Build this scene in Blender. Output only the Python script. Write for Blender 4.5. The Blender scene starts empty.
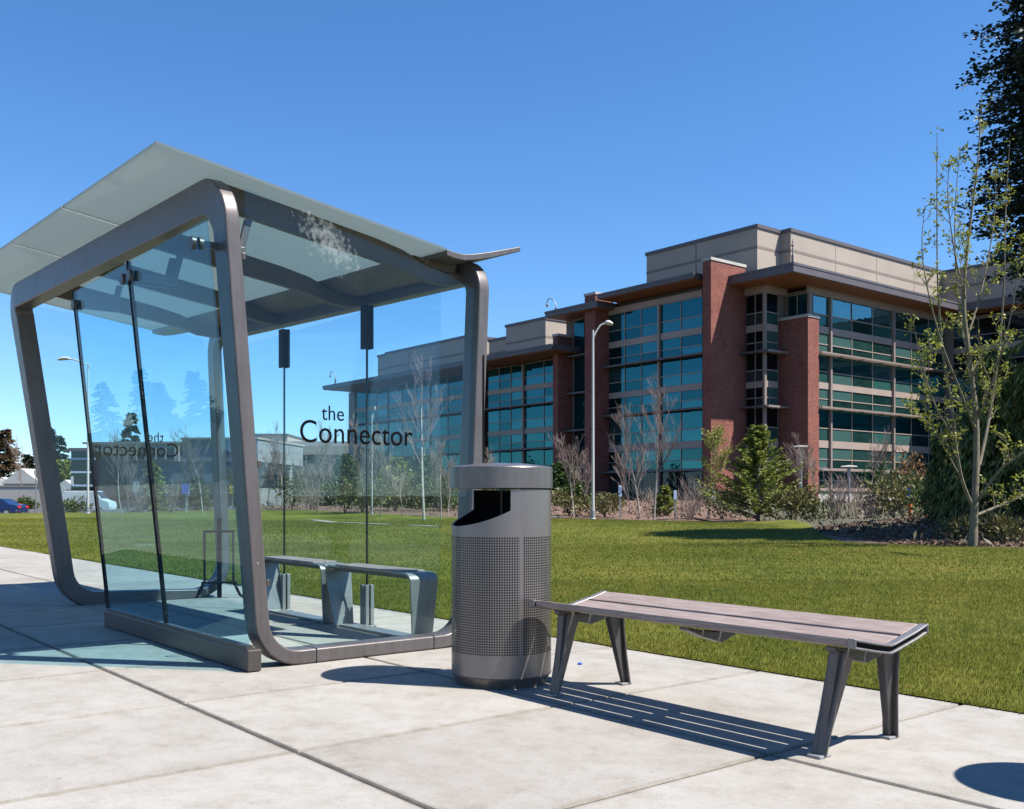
import bpy, math, random
import numpy as np
from mathutils import Vector, Matrix

R = math.radians
scene = bpy.context.scene
col = scene.collection
rng = np.random.default_rng(7)
random.seed(7)

# ------------------------------------------------------------------ frame of the place
F, CX, HY, CAMH = 1000.0, 512.0, 498.0, 1.0
U1 = np.array([-.628, .778]); U1 = U1 / np.linalg.norm(U1)     # along the shelter, away and to the left
U2 = np.array([U1[1], -U1[0]])                                  # across the shelter, away and to the right
ROT = math.atan2(U2[1], U2[0])                                  # local x = U2, local y = U1
SO = (-1.488, 5.688)                                            # near front corner of the shelter plinth
BO = (.313 * 78, 78.0)                                          # near corner of the office building


def AB(a, b, z=0.0):
    return Vector((SO[0] + a * U1[0] + b * U2[0], SO[1] + a * U1[1] + b * U2[1], z))


def sstep(e0, e1, x):
    t = min(1.0, max(0.0, (x - e0) / (e1 - e0)))
    return t * t * (3 - 2 * t)


def terrain(x, y):
    r = sstep(44, 74, y) * .8 * sstep(-30, -6, x)
    l = -.45 * sstep(64, 76, y) * (1 - sstep(-34, -14, x))
    d = math.hypot(x, y)
    m = .35 * sstep(21.5, 27, y) * sstep(8.0, 12.5, x) * (1 - sstep(34, 44, y))
    return r + l + m + sstep(300, 900, d) * 3.0


def at(px, Y, z=None):
    x = (px - CX) / F * Y
    return Vector((x, Y, terrain(x, Y) if z is None else z))


# ------------------------------------------------------------------ materials
MATS = {}


def nodes_of(name):
    m = bpy.data.materials.new(name); m.use_nodes = True
    nt = m.node_tree
    for n in list(nt.nodes): nt.nodes.remove(n)
    out = nt.nodes.new('ShaderNodeOutputMaterial')
    MATS[name] = m
    return m, nt, out


def N(nt, kind, **kw):
    n = nt.nodes.new(kind)
    for k, v in kw.items():
        if k.startswith('i_'):
            n.inputs[k[2:].replace('_', ' ')].default_value = v
        else:
            setattr(n, k, v)
    return n


def c4(c): return (c[0], c[1], c[2], 1.0)


def ramp(nt, src, stops):
    r = nt.nodes.new('ShaderNodeValToRGB')
    els = r.color_ramp.elements
    while len(els) > 1: els.remove(els[-1])
    els[0].position = stops[0][0]; els[0].color = c4(stops[0][1])
    for p, c in stops[1:]:
        e = els.new(p); e.color = c4(c)
    nt.links.new(src, r.inputs[0])
    return r.outputs[0]


def noise(nt, coord, scale, detail=4, rough=.55, stretch=None):
    if stretch:
        mp = N(nt, 'ShaderNodeMapping'); mp.inputs['Scale'].default_value = stretch
        nt.links.new(coord, mp.inputs[0]); coord = mp.outputs[0]
    n = N(nt, 'ShaderNodeTexNoise'); n.inputs['Scale'].default_value = scale
    n.inputs['Detail'].default_value = detail; n.inputs['Roughness'].default_value = rough
    nt.links.new(coord, n.inputs['Vector'])
    return n.outputs[0]


def mixc(nt, fac, a, b, mode='MIX'):
    m = N(nt, 'ShaderNodeMix', data_type='RGBA', blend_type=mode)
    def put(i, v):
        if isinstance(v, (tuple, list)): m.inputs[i].default_value = c4(v)
        elif isinstance(v, float): m.inputs[i].default_value = v
        else: nt.links.new(v, m.inputs[i])
    put(0, fac); put(6, a); put(7, b)
    return m.outputs[2]


def mmath(nt, op, a, b=None):
    m = N(nt, 'ShaderNodeMath', operation=op)
    for i, v in ((0, a), (1, b)):
        if v is None: continue
        if isinstance(v, (int, float)): m.inputs[i].default_value = v
        else: nt.links.new(v, m.inputs[i])
    return m.outputs[0]


def simple(name, c, rough=.5, metal=0.0, var=.12, scale=8.0, bump=0.0, spec=.5, c2=None, wear=0.0):
    """principled surface whose colour drifts a little with a noise"""
    m, nt, out = nodes_of(name)
    tc = N(nt, 'ShaderNodeTexCoord')
    co = tc.outputs['Object']
    p = N(nt, 'ShaderNodeBsdfPrincipled'); p.inputs['Roughness'].default_value = rough
    p.inputs['Metallic'].default_value = metal; p.inputs['Specular IOR Level'].default_value = spec
    n1 = noise(nt, co, scale, 5)
    lo = tuple(x * (1 - var) for x in c); hi = tuple(min(1, x * (1 + var)) for x in (c2 or c))
    colr = ramp(nt, n1, [(.3, lo), (.7, hi)])
    if wear:      # rain streaks, dust specks and fine scratches
        st = noise(nt, co, 3.0, 6, .7, (9, 9, .7)); sp = noise(nt, co, 90, 2, .5); sc_ = noise(nt, co, 12, 3, .6, (1, 6, 16))
        colr = mixc(nt, wear, colr, ramp(nt, st, [(.34, (.68, .66, .64)), (.52, (1, 1, 1)), (.72, (1.22, 1.2, 1.17))]), 'MULTIPLY')
        colr = mixc(nt, wear, colr, ramp(nt, sp, [(.66, (1, 1, 1)), (.74, (1.55, 1.5, 1.42))]), 'MULTIPLY')
        colr = mixc(nt, wear, colr, ramp(nt, sc_, [(.24, (.6, .6, .6)), (.30, (1, 1, 1)), (.72, (1, 1, 1)), (.77, (1.4, 1.4, 1.4))]), 'MULTIPLY')
    nt.links.new(colr, p.inputs['Base Color'])
    n2 = noise(nt, co, scale * 6, 3)
    rr = mmath(nt, 'ADD', mmath(nt, 'MULTIPLY', n2, .16), rough - .08)
    nt.links.new(rr, p.inputs['Roughness'])
    if bump:
        b = N(nt, 'ShaderNodeBump'); b.inputs['Strength'].default_value = bump; b.inputs['Distance'].default_value = .01
        nt.links.new(n2, b.inputs['Height']); nt.links.new(b.outputs[0], p.inputs['Normal'])
    nt.links.new(p.outputs[0], out.inputs[0])
    return m


def leafmat(name, c1, c2, c3=None, scale=6.0, trans=.25, rough=.55):
    m, nt, out = nodes_of(name)
    g = N(nt, 'ShaderNodeNewGeometry')
    ri = g.outputs['Random Per Island']
    n1 = noise(nt, g.outputs['Position'], scale, 3)
    f = mmath(nt, 'ADD', mmath(nt, 'MULTIPLY', ri, .6), mmath(nt, 'MULTIPLY', n1, .4))
    colr = ramp(nt, f, [(.2, c1), (.55, c2), (.85, c3 or c2)])
    d = N(nt, 'ShaderNodeBsdfPrincipled'); d.inputs['Roughness'].default_value = rough
    d.inputs['Specular IOR Level'].default_value = .3
    nt.links.new(colr, d.inputs['Base Color'])
    t = N(nt, 'ShaderNodeBsdfTranslucent'); nt.links.new(colr, t.inputs[0])
    mx = N(nt, 'ShaderNodeMixShader'); mx.inputs[0].default_value = trans
    nt.links.new(d.outputs[0], mx.inputs[1]); nt.links.new(t.outputs[0], mx.inputs[2])
    nt.links.new(mx.outputs[0], out.inputs[0])
    return m


def clearglass(name, tint, refl=1.0):
    m, nt, out = nodes_of(name)
    lw = N(nt, 'ShaderNodeLayerWeight'); lw.inputs[0].default_value = .5
    f5 = mmath(nt, 'POWER', lw.outputs['Facing'], 5.0)
    fr = mmath(nt, 'MULTIPLY', mmath(nt, 'ADD', mmath(nt, 'MULTIPLY', f5, .95), .045), refl)
    tr = N(nt, 'ShaderNodeBsdfTransparent'); tr.inputs[0].default_value = c4(tint)
    gl = N(nt, 'ShaderNodeBsdfGlossy'); gl.inputs['Roughness'].default_value = 0.0
    gl.inputs[0].default_value = (.95, .98, 1, 1)
    mx = N(nt, 'ShaderNodeMixShader')
    nt.links.new(fr, mx.inputs[0]); nt.links.new(tr.outputs[0], mx.inputs[1]); nt.links.new(gl.outputs[0], mx.inputs[2])
    nt.links.new(mx.outputs[0], out.inputs[0])
    return m


def build_materials():
    M = MATS
    # concrete paving
    m, nt, out = nodes_of('concrete')
    g = N(nt, 'ShaderNodeNewGeometry'); co = g.outputs['Position']
    p = N(nt, 'ShaderNodeBsdfPrincipled'); p.inputs['Roughness'].default_value = .85; p.inputs['Specular IOR Level'].default_value = .25
    tc = N(nt, 'ShaderNodeTexCoord'); ob = tc.outputs['Object']
    big = noise(nt, co, .8, 7, .65)
    mid = noise(nt, ob, 4.2, 9, .78, (1.25, 1, 1))
    fine = noise(nt, co, 95.0, 5, .75)
    base = ramp(nt, big, [(.28, (.245, .226, .200)), (.5, (.294, .277, .250)), (.72, (.318, .303, .278))])
    stain = ramp(nt, mid, [(.34, (.70, .665, .625)), (.45, (.88, .862, .84)), (.56, (1.0, 1.0, 1.0))])
    c = mixc(nt, .8, base, stain, 'MULTIPLY')
    c = mixc(nt, .75, c, ramp(nt, fine, [(.30, (.55, .53, .51)), (.45, (1, 1, 1)), (.6, (1, 1, 1)), (.72, (1.14, 1.14, 1.14))]), 'MULTIPLY')
    isl = ramp(nt, g.outputs['Random Per Island'], [(0, (.90, .895, .89)), (1, (1, 1, 1))])
    c = mixc(nt, 1.0, c, isl, 'MULTIPLY')
    for sc, r0, r1, amt in ((2.1, .016, .026, .75), (6.5, .030, .05, .55), (17.0, .05, .09, .5)):
        vor = N(nt, 'ShaderNodeTexVoronoi'); vor.inputs['Scale'].default_value = sc
        nt.links.new(co, vor.inputs['Vector'])
        keep = mmath(nt, 'GREATER_THAN', noise(nt, co, 1.7, 2), .5)
        dots = ramp(nt, vor.outputs['Distance'], [(.0, (.30, .28, .26)), (r0, (.42, .40, .38)), (r1, (1, 1, 1))])
        c = mixc(nt, mmath(nt, 'MULTIPLY', keep, amt), c, dots, 'MULTIPLY')
    sx = N(nt, 'ShaderNodeSeparateXYZ'); nt.links.new(ob, sx.inputs[0])
    fa = mmath(nt, 'FRACT', mmath(nt, 'ADD', mmath(nt, 'DIVIDE', mmath(nt, 'ADD', sx.outputs[1], .555), 1.2), .5))
    da = mmath(nt, 'MULTIPLY', mmath(nt, 'ABSOLUTE', mmath(nt, 'SUBTRACT', fa, .5)), 1.2)
    d1 = mmath(nt, 'ABSOLUTE', mmath(nt, 'ADD', sx.outputs[0], .6)); d2 = mmath(nt, 'ABSOLUTE', mmath(nt, 'SUBTRACT', sx.outputs[0], .815)); d3 = mmath(nt, 'ABSOLUTE', mmath(nt, 'ADD', sx.outputs[0], 2.03))
    dd = mmath(nt, 'MINIMUM', da, mmath(nt, 'MINIMUM', d1, mmath(nt, 'MINIMUM', d2, d3)))
    wob = mmath(nt, 'ADD', dd, mmath(nt, 'MULTIPLY', mmath(nt, 'SUBTRACT', noise(nt, co, 14.0, 5, .7), .5), .05))
    c = mixc(nt, .8, c, ramp(nt, wob, [(.0, (.52, .47, .41)), (.012, (.74, .70, .65)), (.034, (1, 1, 1))]), 'MULTIPLY')
    nt.links.new(c, p.inputs['Base Color'])
    broom = noise(nt, ob, 30.0, 2, .5, (9, .5, 1))
    b = N(nt, 'ShaderNodeBump'); b.inputs['Strength'].default_value = .4; b.inputs['Distance'].default_value = .004
    hh = mmath(nt, 'ADD', mmath(nt, 'ADD', fine, mmath(nt, 'MULTIPLY', broom, .7)), mid)
    nt.links.new(hh, b.inputs['Height']); nt.links.new(b.outputs[0], p.inputs['Normal'])
    nt.links.new(p.outputs[0], out.inputs[0])

    simple('joint_filler', (.05, .042, .034), .95, var=.4, scale=30)
    simple('asphalt', (.055, .055, .058), .9, var=.25, scale=40, bump=.3)
    simple('soil', (.04, .045, .022), .95, var=.4, scale=3, bump=.5, c2=(.065, .06, .03))
    simple('mulch', (.085, .045, .03), .95, var=.45, scale=5, bump=.8, c2=(.13, .075, .05))
    # turf under the blades
    m, nt, out = nodes_of('turf')
    g = N(nt, 'ShaderNodeNewGeometry'); co = g.outputs['Position']
    p = N(nt, 'ShaderNodeBsdfPrincipled'); p.inputs['Roughness'].default_value = .9; p.inputs['Specular IOR Level'].default_value = .1
    a1 = noise(nt, co, .22, 5, .6); a2 = noise(nt, co, 3.0, 5, .7); a3 = noise(nt, co, 25.0, 4, .7)
    f = mmath(nt, 'ADD', mmath(nt, 'MULTIPLY', a1, .45), mmath(nt, 'ADD', mmath(nt, 'MULTIPLY', a2, .3), mmath(nt, 'MULTIPLY', a3, .25)))
    cc = ramp(nt, f, [(.36, (.034, .048, .008)), (.48, (.078, .092, .012)), (.58, (.14, .13, .024))])
    nt.links.new(cc, p.inputs['Base Color'])
    b = N(nt, 'ShaderNodeBump'); b.inputs['Strength'].default_value = .8; b.inputs['Distance'].default_value = .03
    nt.links.new(a3, b.inputs['Height']); nt.links.new(b.outputs[0], p.inputs['Normal'])
    nt.links.new(p.outputs[0], out.inputs[0])

    # blades: large yellow-green patches follow the same noise
    m, nt, out = nodes_of('blade')
    g = N(nt, 'ShaderNodeNewGeometry'); co = g.outputs['Position']
    a1 = noise(nt, co, .38, 6, .68); a2 = noise(nt, co, 3.2, 5, .75)
    f = mmath(nt, 'ADD', mmath(nt, 'MULTIPLY', a1, .45), mmath(nt, 'ADD', mmath(nt, 'MULTIPLY', a2, .37), mmath(nt, 'MULTIPLY', g.outputs['Random Per Island'], .18)))
    cc = ramp(nt, f, [(.30, (.034, .056, .006)), (.42, (.085, .112, .010)), (.52, (.150, .158, .017)), (.61, (.235, .205, .035)), (.74, (.36, .28, .11))])
    d = N(nt, 'ShaderNodeBsdfPrincipled'); d.inputs['Roughness'].default_value = .5; d.inputs['Specular IOR Level'].default_value = .35
    nt.links.new(cc, d.inputs['Base Color'])
    t = N(nt, 'ShaderNodeBsdfTranslucent'); nt.links.new(cc, t.inputs[0])
    mx = N(nt, 'ShaderNodeMixShader'); mx.inputs[0].default_value = .3
    nt.links.new(d.outputs[0], mx.inputs[1]); nt.links.new(t.outputs[0], mx.inputs[2]); nt.links.new(mx.outputs[0], out.inputs[0])

    # painted metal of the shelter, bin, benches
    simple('bronze_paint', (.108, .094, .09), .40, .3, var=.10, scale=3, wear=.5)
    simple('dark_bronze', (.07, .06, .054), .42, .3, var=.1, scale=5)
    simple('bin_paint', (.155, .138, .13), .36, .6, var=.08, scale=4, wear=.5)
    simple('alu', (.235, .24, .232), .42, .5, var=.12, scale=6, wear=.4)
    simple('rail_metal', (.19, .18, .175), .4, .45, var=.1, scale=7, wear=.5)
    simple('leg_metal', (.088, .08, .08), .38, .4, var=.12, scale=9, wear=.5)
    m, nt, out = nodes_of('joint_white')
    tl = N(nt, 'ShaderNodeBsdfTranslucent'); tl.inputs[0].default_value = (.62, .64, .62, 1)
    nt.links.new(tl.outputs[0], out.inputs[0])
    simple('beam_bronze', (.085, .062, .043), .5, .15, var=.1, scale=3, wear=.4)
    simple('black', (.008, .008, .009), .7, 0, var=.2, spec=.15)
    simple('lettering_black', (.003, .003, .004), .8, 0, var=.1, spec=.05)
    simple('galv', (.26, .265, .27), .5, .4, var=.12, scale=4)
    simple('white_paint', (.42, .41, .395), .5, 0, var=.05)
    simple('white_wall', (.45, .445, .43), .7, 0, var=.05)
    simple('blue_enamel', (.02, .09, .45), .4, 0, var=.1)
    simple('yellow_enamel', (.75, .55, .03), .4, 0, var=.1)
    simple('orange_enamel', (.45, .12, .03), .5, 0, var=.1)
    simple('sign_blue_grey', (.42, .5, .62), .45, 0, var=.08)
    simple('car_blue', (.010, .025, .085), .2, .2, var=.03)
    simple('car_red', (.45, .02, .02), .2, .1, var=.03)
    simple('car_white', (.5, .5, .5), .25, 0, var=.03)
    simple('tail_red', (.5, .01, .01), .25, 0, var=.05)
    simple('headlight', (.8, .8, .8), .12, .3, var=.03)
    simple('tyre', (.02, .02, .02), .8, 0, var=.2)
    simple('rim', (.5, .5, .52), .3, .8, var=.05)
    simple('car_glass', (.012, .016, .02), .06, 0, var=.1, spec=.8)
    simple('slab_edge', (.22, .21, .18), .9, 0, var=.1, scale=2)
    # wood slats with grain along local y
    m, nt, out = nodes_of('slat_wood')
    tc = N(nt, 'ShaderNodeTexCoord')
    p = N(nt, 'ShaderNodeBsdfPrincipled'); p.inputs['Roughness'].default_value = .5; p.inputs['Specular IOR Level'].default_value = .4
    n1 = noise(nt, tc.outputs['Object'], 5, 6, .7, (26, 1.2, 26)); n2 = noise(nt, tc.outputs['Object'], 2.0, 4)
    cc = ramp(nt, n1, [(.25, (.115, .08, .066)), (.46, (.225, .172, .148)), (.62, (.30, .24, .21)), (.8, (.38, .32, .285))])
    cc = mixc(nt, .5, cc, ramp(nt, n2, [(.3, (.8, .78, .78)), (.7, (1, 1, 1))]), 'MULTIPLY')
    nt.links.new(cc, p.inputs['Base Color'])
    b = N(nt, 'ShaderNodeBump'); b.inputs['Strength'].default_value = .2; b.inputs['Distance'].default_value = .003
    nt.links.new(n1, b.inputs['Height']); nt.links.new(b.outputs[0], p.inputs['Normal'])
    nt.links.new(p.outputs[0], out.inputs[0])

    # shelter glass
    clearglass('front_glass', (.72, .895, .95), .45)
    clearglass('end_glass', (.90, .965, .97), .32)
    clearglass('back_glass', (.91, .965, .975), .4)
    # fritted roof glass: mostly translucent
    m, nt, out = nodes_of('frit_glass')
    tl = N(nt, 'ShaderNodeBsdfTranslucent'); tl.inputs[0].default_value = (.29, .335, .335, 1)
    df = N(nt, 'ShaderNodeBsdfDiffuse'); df.inputs[0].default_value = (.24, .27, .27, 1)
    tr = N(nt, 'ShaderNodeBsdfTransparent'); tr.inputs[0].default_value = (.80, .88, .87, 1)
    gl = N(nt, 'ShaderNodeBsdfGlossy'); gl.inputs['Roughness'].default_value = .05
    m1 = N(nt, 'ShaderNodeMixShader'); m1.inputs[0].default_value = .35
    nt.links.new(tl.outputs[0], m1.inputs[1]); nt.links.new(df.outputs[0], m1.inputs[2])
    m2 = N(nt, 'ShaderNodeMixShader'); m2.inputs[0].default_value = .13
    nt.links.new(m1.outputs[0], m2.inputs[1]); nt.links.new(tr.outputs[0], m2.inputs[2])
    m3 = N(nt, 'ShaderNodeMixShader'); m3.inputs[0].default_value = .05
    nt.links.new(m2.outputs[0], m3.inputs[1]); nt.links.new(gl.outputs[0], m3.inputs[2])
    nt.links.new(m3.outputs[0], out.inputs[0])

    # perforated bin skin (holes are really open, in cylinder coordinates)
    m, nt, out = nodes_of('perforated')
    tc = N(nt, 'ShaderNodeTexCoord'); sx = N(nt, 'ShaderNodeSeparateXYZ'); nt.links.new(tc.outputs['Object'], sx.inputs[0])
    ang = mmath(nt, 'ARCTAN2', sx.outputs[1], sx.outputs[0])
    u = mmath(nt, 'MULTIPLY', ang, 128 / (2 * math.pi)); v = mmath(nt, 'MULTIPLY', sx.outputs[2], 1 / .0135)
    fu = mmath(nt, 'SUBTRACT', mmath(nt, 'FRACT', u), .5); fv = mmath(nt, 'SUBTRACT', mmath(nt, 'FRACT', v), .5)
    hu = mmath(nt, 'LESS_THAN', mmath(nt, 'ABSOLUTE', fu), .31); hv = mmath(nt, 'LESS_THAN', mmath(nt, 'ABSOLUTE', fv), .31)
    hole = mmath(nt, 'MULTIPLY', hu, hv)
    za = mmath(nt, 'GREATER_THAN', sx.outputs[2], .1755); zb = mmath(nt, 'LESS_THAN', sx.outputs[2], .797)
    hole = mmath(nt, 'MULTIPLY', hole, mmath(nt, 'MULTIPLY', za, zb))
    seam = mmath(nt, 'GREATER_THAN', mmath(nt, 'ABSOLUTE', mmath(nt, 'ADD', ang, math.pi / 2 - .40)), .036)
    hole = mmath(nt, 'MULTIPLY', hole, seam)
    p = N(nt, 'ShaderNodeBsdfPrincipled'); p.inputs['Base Color'].default_value = (.205, .183, .172, 1)
    p.inputs['Roughness'].default_value = .34; p.inputs['Metallic'].default_value = .65
    tr = N(nt, 'ShaderNodeBsdfTransparent')
    mx = N(nt, 'ShaderNodeMixShader'); nt.links.new(hole, mx.inputs[0]); nt.links.new(p.outputs[0], mx.inputs[1]); nt.links.new(tr.outputs[0], mx.inputs[2])
    nt.links.new(mx.outputs[0], out.inputs[0])

    # brick
    m, nt, out = nodes_of('brick')
    tc = N(nt, 'ShaderNodeTexCoord'); sx = N(nt, 'ShaderNodeSeparateXYZ'); nt.links.new(tc.outputs['Object'], sx.inputs[0])
    hx = mmath(nt, 'ADD', sx.outputs[0], sx.outputs[1]); cb = N(nt, 'ShaderNodeCombineXYZ')
    nt.links.new(hx, cb.inputs[0]); nt.links.new(sx.outputs[2], cb.inputs[1])
    bt = N(nt, 'ShaderNodeTexBrick'); bt.inputs['Scale'].default_value = 1.0
    bt.inputs['Brick Width'].default_value = .3; bt.inputs['Row Height'].default_value = .1
    bt.inputs['Mortar Size'].default_value = .010; bt.inputs['Color1'].default_value = (.265, .083, .056, 1)
    bt.inputs['Color2'].default_value = (.17, .047, .036, 1); bt.inputs['Mortar'].default_value = (.23, .145, .125, 1)
    nt.links.new(cb.outputs[0], bt.inputs[0])
    n1 = noise(nt, tc.outputs['Object'], .5, 6, .65); n2 = noise(nt, tc.outputs['Object'], 2.5, 5, .7, (1, 1, .35))
    c = mixc(nt, .8, bt.outputs[0], ramp(nt, n1, [(.3, (.72, .70, .70)), (.7, (1, 1, 1))]), 'MULTIPLY')
    c = mixc(nt, .8, c, ramp(nt, n2, [(.3, (.75, .73, .72)), (.6, (1, 1, 1))]), 'MULTIPLY')
    p = N(nt, 'ShaderNodeBsdfPrincipled'); p.inputs['Roughness'].default_value = .85; p.inputs['Specular IOR Level'].default_value = .2
    nt.links.new(c, p.inputs['Base Color']); nt.links.new(p.outputs[0], out.inputs[0])

    simple('panel_cream', (.31, .262, .218), .75, var=.06, scale=.4, spec=.2)
    simple('panel_joint', (.17, .135, .115), .8, var=.1, scale=.4)
    simple('panel_tan', (.30, .232, .195), .6, .1, var=.08, scale=.6)
    simple('fascia', (.10, .086, .092), .55, .2, var=.08, scale=.5)
    simple('fascia_light', (.33, .29, .275), .55, .2, var=.08, scale=.5)
    simple('soffit_wood', (.22, .085, .033), .6, var=.15, scale=2)
    simple('mullion', (.25, .195, .17), .5, .2, var=.06, scale=1)
    simple('stone_cap', (.36, .335, .31), .8, var=.06, scale=1)
    simple('grey_panel', (.20, .20, .205), .7, var=.1, scale=.2)
    simple('roof_membrane', (.35, .34, .33), .9, var=.1, scale=.3)
    simple('bark', (.15, .12, .10), .9, var=.3, scale=10, bump=.4)
    simple('bark_pale', (.30, .265, .225), .85, var=.25, scale=10, bump=.3)
    simple('bark_red', (.15, .108, .098), .85, var=.2, scale=5)
    simple('bark_olive', (.15, .125, .085), .9, var=.3, scale=10, bump=.4)
    simple('bark_twig', (.20, .15, .12), .9, var=.2, scale=5)
    simple('bark_dark', (.07, .055, .045), .9, var=.3, scale=8)

    # coated building glass: dark room behind, tinted reflection, each pane a little different
    for nm, tint, base, refl in (('coated_glass', (.042, .178, .20), (.004, .026, .030), .55),
                                 ('coated_glass_sky', (.22, .43, .44), (.005, .026, .028), .58),  # brighter tint paints the sky's reflection into the sunlit-side panes
                                 ('spandrel_glass', (.10, .19, .18), (.018, .055, .048), .38),
                                 ('dark_glass', (.10, .13, .15), (.004, .005, .006), .30)):
        m, nt, out = nodes_of(nm)
        g = N(nt, 'ShaderNodeNewGeometry'); tc = N(nt, 'ShaderNodeTexCoord')
        ri = g.outputs['Random Per Island']
        p = N(nt, 'ShaderNodeBsdfDiffuse')
        nz = noise(nt, tc.outputs['Object'], 1.1, 4, .7, (1, 1, 2))
        ff = mmath(nt, 'ADD', mmath(nt, 'MULTIPLY', ri, .6), mmath(nt, 'MULTIPLY', nz, .4))
        blind = mixc(nt, mmath(nt, 'MULTIPLY', mmath(nt, 'GREATER_THAN', ri, .82), .30), ramp(nt, ff, [(.25, tuple(.4 * v for v in base)), (.75, tuple(2.4 * v for v in base))]), (.10, .125, .12))
        nt.links.new(blind, p.inputs[0])
        gl = N(nt, 'ShaderNodeBsdfGlossy'); gl.inputs['Roughness'].default_value = .012
        nt.links.new(ramp(nt, ri, [(0, tuple(.66 * v for v in tint)), (1, tuple(1.12 * v for v in tint))]), gl.inputs[0])
        b = N(nt, 'ShaderNodeBump'); b.inputs['Strength'].default_value = .22; b.inputs['Distance'].default_value = .05
        nt.links.new(noise(nt, tc.outputs['Object'], .7, 3), b.inputs['Height']); nt.links.new(b.outputs[0], gl.inputs['Normal'])
        mx = N(nt, 'ShaderNodeMixShader'); mx.inputs[0].default_value = refl
        nt.links.new(p.outputs[0], mx.inputs[1]); nt.links.new(gl.outputs[0], mx.inputs[2]); nt.links.new(mx.outputs[0], out.inputs[0])

    leafmat('needles_green', (.018, .038, .012), (.045, .085, .018), (.11, .145, .03), 3.0, .15)
    leafmat('needles_light', (.06, .085, .014), (.15, .18, .025), (.28, .28, .05), 3.0, .2)
    leafmat('needles_dark', (.006, .012, .008), (.014, .025, .014), (.03, .045, .02), 2.0, .08)
    leafmat('needles_brown', (.05, .03, .015), (.10, .06, .025), (.08, .09, .03), 2.0, .1)
    leafmat('weeping', (.04, .055, .014), (.12, .14, .03), (.28, .27, .075), 2.0, .15)
    leafmat('new_leaf', (.12, .15, .02), (.22, .24, .035), (.34, .33, .07), 4.0, .4)
    leafmat('shrub_green', (.02, .035, .012), (.055, .08, .02), (.12, .14, .035), 3.0, .2)
    leafmat('shrub_olive', (.05, .05, .02), (.11, .105, .035), (.20, .17, .06), 3.0, .2)
    leafmat('shrub_rust', (.10, .05, .02), (.20, .09, .03), (.12, .12, .04), 3.0, .2)
    leafmat('cover', (.05, .042, .025), (.11, .09, .05), (.19, .15, .10), 1.5, .15)
    leafmat('white_bloom', (.55, .53, .50), (.72, .70, .68), (.8, .8, .78), 2.0, .2)
    m, nt, out = nodes_of('leaf_smear')
    df = N(nt, 'ShaderNodeBsdfDiffuse'); df.inputs[0].default_value = (.42, .45, .43, 1)
    tr = N(nt, 'ShaderNodeBsdfTransparent'); mx = N(nt, 'ShaderNodeMixShader'); mx.inputs[0].default_value = .08
    nt.links.new(tr.outputs[0], mx.inputs[1]); nt.links.new(df.outputs[0], mx.inputs[2]); nt.links.new(mx.outputs[0], out.inputs[0])


build_materials()


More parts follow.
